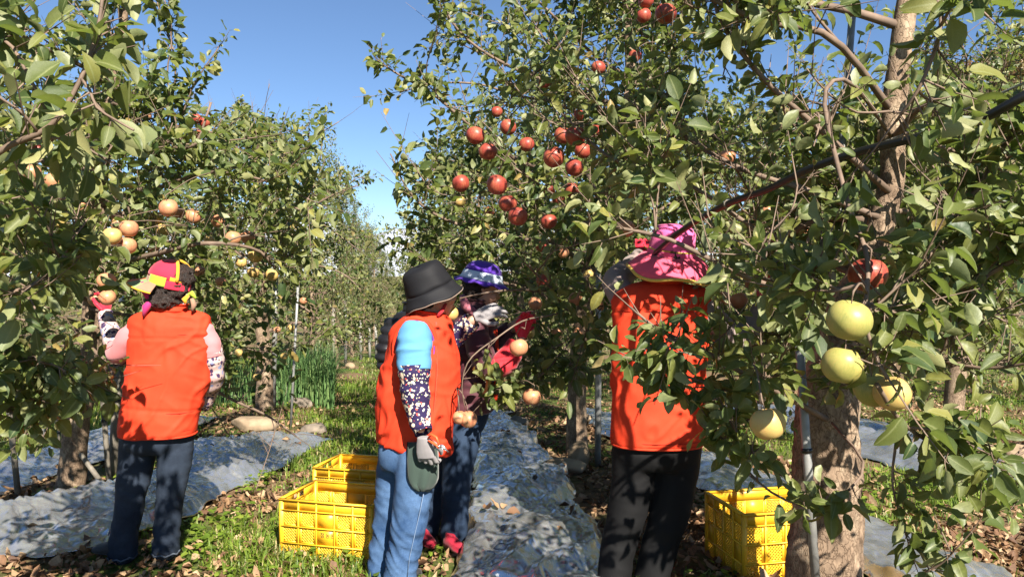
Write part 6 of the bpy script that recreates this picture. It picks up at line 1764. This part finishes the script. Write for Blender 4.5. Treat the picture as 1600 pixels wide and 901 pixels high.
# ---- woman in purple hat, facing right ------------------------------------------------
def woman_purple():
    d = 4.15
    foot = W(705, 862, d); root, o = person_root('woman in plum padded jacket, orange vest edge and purple knitted hat, facing apples', foot)
    spec = [(738, 482, 22, .06, 0), (738, 492, 30, .09, 0), (738, 505, 36, .13, 0), (739, 530, 38, .155, 0), (740, 560, 39, .16, 0), (738, 600, 38, .155, 0), (735, 640, 36, .15, 0)]
    tr_ = torso_rings(spec, d)
    armN = [(742, 515, 4.02, .062), (752, 555, 3.95, .058), (768, 578, 3.92, .054), (795, 560, 3.95, .045), (815, 530, 3.98, .034)]
    armF = [(745, 515, 4.28, .06), (770, 530, 4.32, .052), (800, 510, 4.3, .04), (815, 500, 4.28, .032)]
    legN = [(722, 640, 4.10, .10), (722, 690, 4.09, .094), (714, 740, 4.08, .078), (712, 790, 4.08, .072), (708, 832, 4.08, .070)]
    legF = [(712, 640, 4.26, .098), (700, 690, 4.27, .09), (684, 745, 4.28, .075), (672, 800, 4.28, .068), (664, 838, 4.28, .066)]
    hc = W(757, 449, d); hR = rot(-22, 0, -78)
    body_mesh(root, o, torso_rings(spec, d, -0.02), [armN, armF, legN, legF], hc, hR, [W(738, 495, d), W(746, 475, d), hc])
    face_details(root, o, hc, hR)
    def quilt(V, Nn): return V + Nn * (0.010 * np.abs(np.sin(V[:, 2] * np.pi / 0.075)) - 0.004)[:, None]
    b = Bag(); b.loft(tr_); b2 = garment('padded_jacket', b, M['plum'], root, o, 0.010, 3, 0.006, (6, 6, 6), 43, quilt)
    collar(b2, o, W(741, 484, d), 0.075, 0.07, 0.06, M['plum'], -0.1)
    # orange vest front edge hanging open
    pts = [(769, 515, 4.08), (774, 560, 4.06), (774, 600, 4.06), (770, 632, 4.07)]
    b = Bag(); b.tube(px_path(pts), np.array([[.010, .030], [.012, .026], [.012, .02], [.016, .022]]), 10); obj('vest_front', b.mesh('vest_front', [M['vest']], True), root, -o)
    opentube('sleeve', [(742, 508, 4.04, .066), (750, 548, 3.96, .064), (765, 574, 3.925, .062), (782, 572, 3.93, .055)], M['plum'], root, o, seed=44, amp=0.006)
    opentube('oversleeve', [(768, 576, 3.92, .060), (782, 570, 3.925, .062), (796, 556, 3.95, .060), (808, 536, 3.97, .046)], M['red_cloth'], root, o, seed=46, amp=0.006)
    glove(root, o, W(815, 528, 3.98), (0.03, 0.02, 0.13), (-0.4, 0.9, 0.0), M['glove_red'], M['white_cloth'], curl=0.7, thumb_side=1)
    opentube('sleeve', [(745, 512, 4.26, .064), (770, 530, 4.32, .056), (798, 512, 4.3, .044)], M['plum'], root, o, seed=45, amp=0.005)
    glove(root, o, W(803, 508, 4.29), (0.12, 0.0, 0.06), (-0.3, -0.9, 0.3), M['glove_red'], curl=0.6, thumb_side=1)
    b = tubebag(legN, 22); tubebag(legF, 22, 1, b); b.loft(torso_rings([(732, 625, 34, .14, 0), (728, 645, 35, .15, 0), (722, 668, 33, .14, 0)], d))
    t = garment('jeans', b, M['jean_mid'], root, o, 0.010, 3, 0.006, (5, 5, 8), 45)
    def gz(p): p = np.array(p); p[2] = float(H(p[0], p[1])) + 0.012; return p
    shoe(root, o, gz(W(697, 858, 4.06)), gz(W(729, 862, 3.88)), M['shoe_red'], M['sole_pale'], accent=M['red_cloth']); shoe(root, o, gz(W(655, 855, 4.28)), gz(W(676, 862, 4.06)), M['shoe_red'], M['sole_pale'], accent=M['red_cloth'])
    hair_cap(root, o, hc + [-0.035, 0.0, 0.035], (0.082, 0.098, 0.085), np.eye(3), 0.011, [(hc + [-0.065, -0.02, -0.01], (0.05, 0.07, 0.06)), (hc + [-0.01, -0.075, 0.04], (0.05, 0.03, 0.04)), (hc + [-0.06, -0.05, -0.035], (0.035, 0.04, 0.035))], 52)
    b = Bag(); b.tube(px_path([(722, 462, 4.08), (728, 478, 4.04), (742, 490, 4.03), (758, 492, 4.06)]), [0.016, 0.026, 0.024, 0.012], 10); obj('scarf', b.mesh('scarf', [fabric('dusty_rose_scarf', (0.32, 0.10, 0.13))], True), root, -o)
    hat = empty('hat', (0, 0, 0)); hat.parent = root
    c = hc + np.array([-0.012, 0, 0.052]); R = rot(0, 12, 0) @ rot(0, 0, 0)
    shell('hat_crown', place(revolve([(0.001, 0.090), (0.035, 0.088), (0.066, 0.076), (0.086, 0.054), (0.097, 0.028)], 40, 1.06, 1.0), c, R), M['hat_purple'], hat, o, 0.004, True)
    shell('hat_band', place(revolve([(0.0975, 0.030), (0.103, 0.015), (0.108, -0.002), (0.117, -0.016)], 40, 1.06, 1.0), c, R), M['hat_band'], hat, o, 0.004)
    br = place(revolve([(0.117, -0.016), (0.128, -0.024), (0.138, -0.032)], 60, 1.08, 1.0, 0.006, 10), c, R); shell('hat_brim', br, M['hat_purple'], hat, o, 0.004)
    hem_band(hat, o, br[-1], M['hat_purple'], 0.005, 'brim_edge')

# ---- woman in pink hat, back to us, among the branches --------------------------------
def woman_pink():
    d = 3.5
    foot = W(995, 918, d); root, o = person_root('woman in orange vest and wide pink hat, back turned among branches', foot)
    spec = [(1036, 442, 26, .06, 0), (1036, 448, 52, .075, 0), (1034, 457, 69, .095, 0), (1032, 476, 74, .11, 0), (1030, 530, 72, .125, 0), (1029, 580, 72, .125, 0), (1027, 630, 71, .125, 0), (1026, 665, 71, .135, 0), (1026, 692, 70, .14, 0)]
    vr = torso_rings(spec, d)
    armL = [(976, 470, 3.52, .06), (962, 440, 3.62, .055), (975, 425, 3.75, .048), (1000, 400, 3.85, .036)]
    armR = [(1088, 478, 3.5, .06), (1120, 505, 3.5, .054), (1150, 532, 3.52, .048), (1178, 505, 3.6, .040), (1190, 478, 3.66, .033)]
    legL = [(992, 690, 3.52, .105), (990, 740, 3.52, .098), (980, 800, 3.5, .084), (966, 855, 3.5, .076), (956, 915, 3.48, .074)]
    legR = [(1060, 690, 3.52, .105), (1056, 740, 3.52, .098), (1046, 800, 3.5, .086), (1030, 855, 3.5, .078), (1016, 915, 3.48, .076)]
    hc = W(1050, 405, d); hR = rot(-5, 0, -18)
    body_mesh(root, o, torso_rings(spec, d, -0.02), [armL, armR, legL, legR], hc, hR, [W(1036, 455, d), W(1042, 432, d), hc])
    face_details(root, o, hc, hR)
    b = Bag(); b.loft(vr)
    def yoke(V, Nn):
        z0 = W(0, 486, d)[2]; return creases(V - Nn * (np.exp(-((V[:, 2] - z0) / 0.006) ** 2) * 0.005)[:, None], Nn, 0.013, 23)
    v = garment('vest', b, M['vest'], root, o, 0.010, 4, 0.010, (6, 6, 4), 63, yoke, 0.5)
    collar(v, o, W(1038, 443, d), 0.08, 0.07, 0.03, M['vest']); hem_band(v, o, vr[-1], M['vest'], 0.006)
    seam(v, o, on_back(vr, 486, d, 14, 166, 0.003), M['vest_seam'], 0.003, 'yoke_seam'); seam(v, o, on_back(vr, 684, d, 6, 174, 0.003), M['vest_seam'], 0.002, 'hem_stitching')
    for a_ in (38, 142): seam(v, o, np.array([on_back(vr, y, d, a_, a_ + 1, 0.002, 2)[0] for y in range(488, 640, 9)]), M['vest_seam'], 0.002, 'panel_seam')
    opentube('sleeve', [(980, 474, 3.52, .062), (963, 442, 3.62, .060), (976, 425, 3.75, .054), (1000, 402, 3.85, .042)], M['grey_brown'], root, o, seed=62, amp=0.006)
    opentube('sleeve', [(1082, 474, 3.5, .062), (1120, 505, 3.5, .060), (1150, 531, 3.52, .056), (1178, 505, 3.6, .048), (1188, 482, 3.65, .042)], M['grey_brown'], root, o, seed=64, amp=0.006)
    glove(root, o, W(1002, 399, 3.86), (0.03, 0.1, 0.12), (0, -1, 0.3), M['glove_red'], curl=0.6, thumb_side=1); glove(root, o, W(1190, 476, 3.66), (0.0, 0.05, 0.13), (-0.9, 0.1, 0), M['glove_red'], curl=0.6, thumb_side=1)
    b = tubebag(legL, 22); tubebag(legR, 22, 1, b); b.loft(torso_rings([(1027, 665, 66, .12, .01), (1026, 690, 67, .13, .01), (1026, 714, 64, .125, .01), (1026, 728, 54, .1, .01)], d))
    garment('trousers', b, M['black_cloth'], root, o, 0.010, 3, 0.006, (5, 5, 9), 65)
    def gz(p): p = np.array(p); p[2] = float(H(p[0], p[1])) + 0.02; return p
    shoe(root, o, gz(W(958, 920, 3.44)), gz(W(950, 900, 3.68)), M['shoe_black'], M['sole']); shoe(root, o, gz(W(1018, 920, 3.44)), gz(W(1020, 900, 3.68)), M['shoe_black'], M['sole'])
    hair_cap(root, o, hc + [0, -0.015, 0.0], (0.088, 0.095, 0.1), np.eye(3), 0.008, [], 72)
    hat = empty('hat', (0, 0, 0)); hat.parent = root
    c = hc + np.array([0.0, 0.0, 0.03]); R = rot(14, 4, 0)
    def dents(G): 
        V = G.reshape(-1, 3); return (V + 0.008 * np.c_[vnoise(V * 13, 5), vnoise(V * 13 + 9, 6), vnoise(V * 13 + 3, 7)]).reshape(G.shape)
    cr = place(revolve([(0.001, 0.125), (0.04, 0.126), (0.075, 0.118), (0.09, 0.10), (0.098, 0.06), (0.106, 0.02), (0.112, -0.005)], 44, 1.0, 1.0), c, R)
    shell('hat_crown', dents(cr), M['hat_magenta'], hat, o, 0.004, True)
    hem_band(hat, o, dents(cr)[-2], M['trim_yellow'], 0.006, 'hat_ribbon')
    br = place(revolve([(0.112, -0.005), (0.135, -0.018), (0.160, -0.040), (0.182, -0.066), (0.198, -0.088)], 52, 1.0, 1.0, 0.012, 4, 1.2), c, R)
    shell('hat_brim', dents(br), M['hat_pink'], hat, o, 0.004); hem_band(hat, o, dents(br)[-1], M['trim_yellow'], 0.008, 'brim_edge')
    # rosette on the brim
    p = dents(br)[2][39]; b = Bag()
    for k in range(7): b.loft(ellipsoid_vf(p + np.array([0.016 * math.cos(k * 0.9), -0.012, 0.016 * math.sin(k * 0.9)]), (0.011, 0.007, 0.011), 8, 6))
    obj('rosette', b.mesh('rosette', [M['hat_pink']], True), hat, -o)

# ---- picker in black padded jacket, almost hidden -------------------------------------
def picker_black():
    d = 5.0
    foot = W(645, 775, d); root, o = person_root('person in black padded jacket mostly hidden behind the bucket hat woman', foot)
    spec = [(648, 486, 18, .06, 0), (648, 496, 34, .09, 0), (648, 510, 42, .12, 0), (646, 545, 44, .14, 0), (646, 590, 42, .14, 0), (646, 630, 42, .14, 0)]
    tr_ = torso_rings(spec, d)
    armL = [(616, 512, 4.98, .07), (606, 545, 4.95, .066), (606, 570, 4.95, .058), (622, 580, 4.9, .05), (640, 575, 4.88, .036)]
    armR = [(680, 512, 5.02, .07), (690, 545, 5.02, .066), (690, 572, 5.02, .058), (676, 580, 4.95, .05), (660, 575, 4.9, .036)]
    legL = [(632, 630, 5.0, .10), (630, 700, 5.0, .08), (628, 765, 5.0, .07)]; legR = [(660, 630, 5.0, .10), (662, 700, 5.0, .08), (662, 765, 5.0, .07)]
    hc = W(655, 466, d); hR = rot(-20, 0, 190)
    body_mesh(root, o, torso_rings(spec, d, -0.02), [armL, armR, legL, legR], hc, hR, [W(648, 500, d), W(651, 482, d), hc])
    face_details(root, o, hc, hR)
    def quilt(V, Nn): return V + Nn * (0.018 * np.abs(np.sin(V[:, 2] * np.pi / 0.06 + V[:, 0] * 6)) - 0.008)[:, None]
    b = Bag(); b.loft(tr_); tubebag(armL, 18, 1, b); tubebag(armR, 18, 1, b); j = garment('padded_jacket', b, M['black_nylon'], root, o, 0.011, 2, 0.008, (7, 7, 9), 83, quilt)
    collar(j, o, W(649, 488, d), 0.08, 0.075, 0.07, M['black_nylon'])
    b = tubebag(legL, 18); tubebag(legR, 18, 1, b); b.loft(torso_rings([(646, 615, 38, .12, 0), (646, 640, 38, .13, 0), (646, 655, 34, .1, 0)], d)); garment('trousers', b, M['black_cloth'], root, o, 0.012, 3, 0.006, (5, 5, 9), 85)
    def gz(p): p = np.array(p); p[2] = float(H(p[0], p[1])) + 0.004; return p
    shoe(root, o, gz(W(628, 770, 5.05)), gz(W(626, 780, 4.8)), M['shoe_black'], M['sole']); shoe(root, o, gz(W(662, 770, 5.05)), gz(W(664, 780, 4.8)), M['shoe_black'], M['sole'])
    glove(root, o, W(642, 575, 4.88), (0.1, -0.05, 0.0), (0, 0, 1), M['glove_grey'], curl=0.6); glove(root, o, W(658, 575, 4.9), (-0.1, -0.05, 0.0), (0, 0, 1), M['glove_grey'], curl=0.6, thumb_side=-1)
    hair_cap(root, o, hc + [0, 0.015, 0.02], (0.085, 0.095, 0.095), np.eye(3), 0.006, [], 92)

woman_patchwork(); woman_bucket(); shears(); woman_purple(); woman_pink(); picker_black()
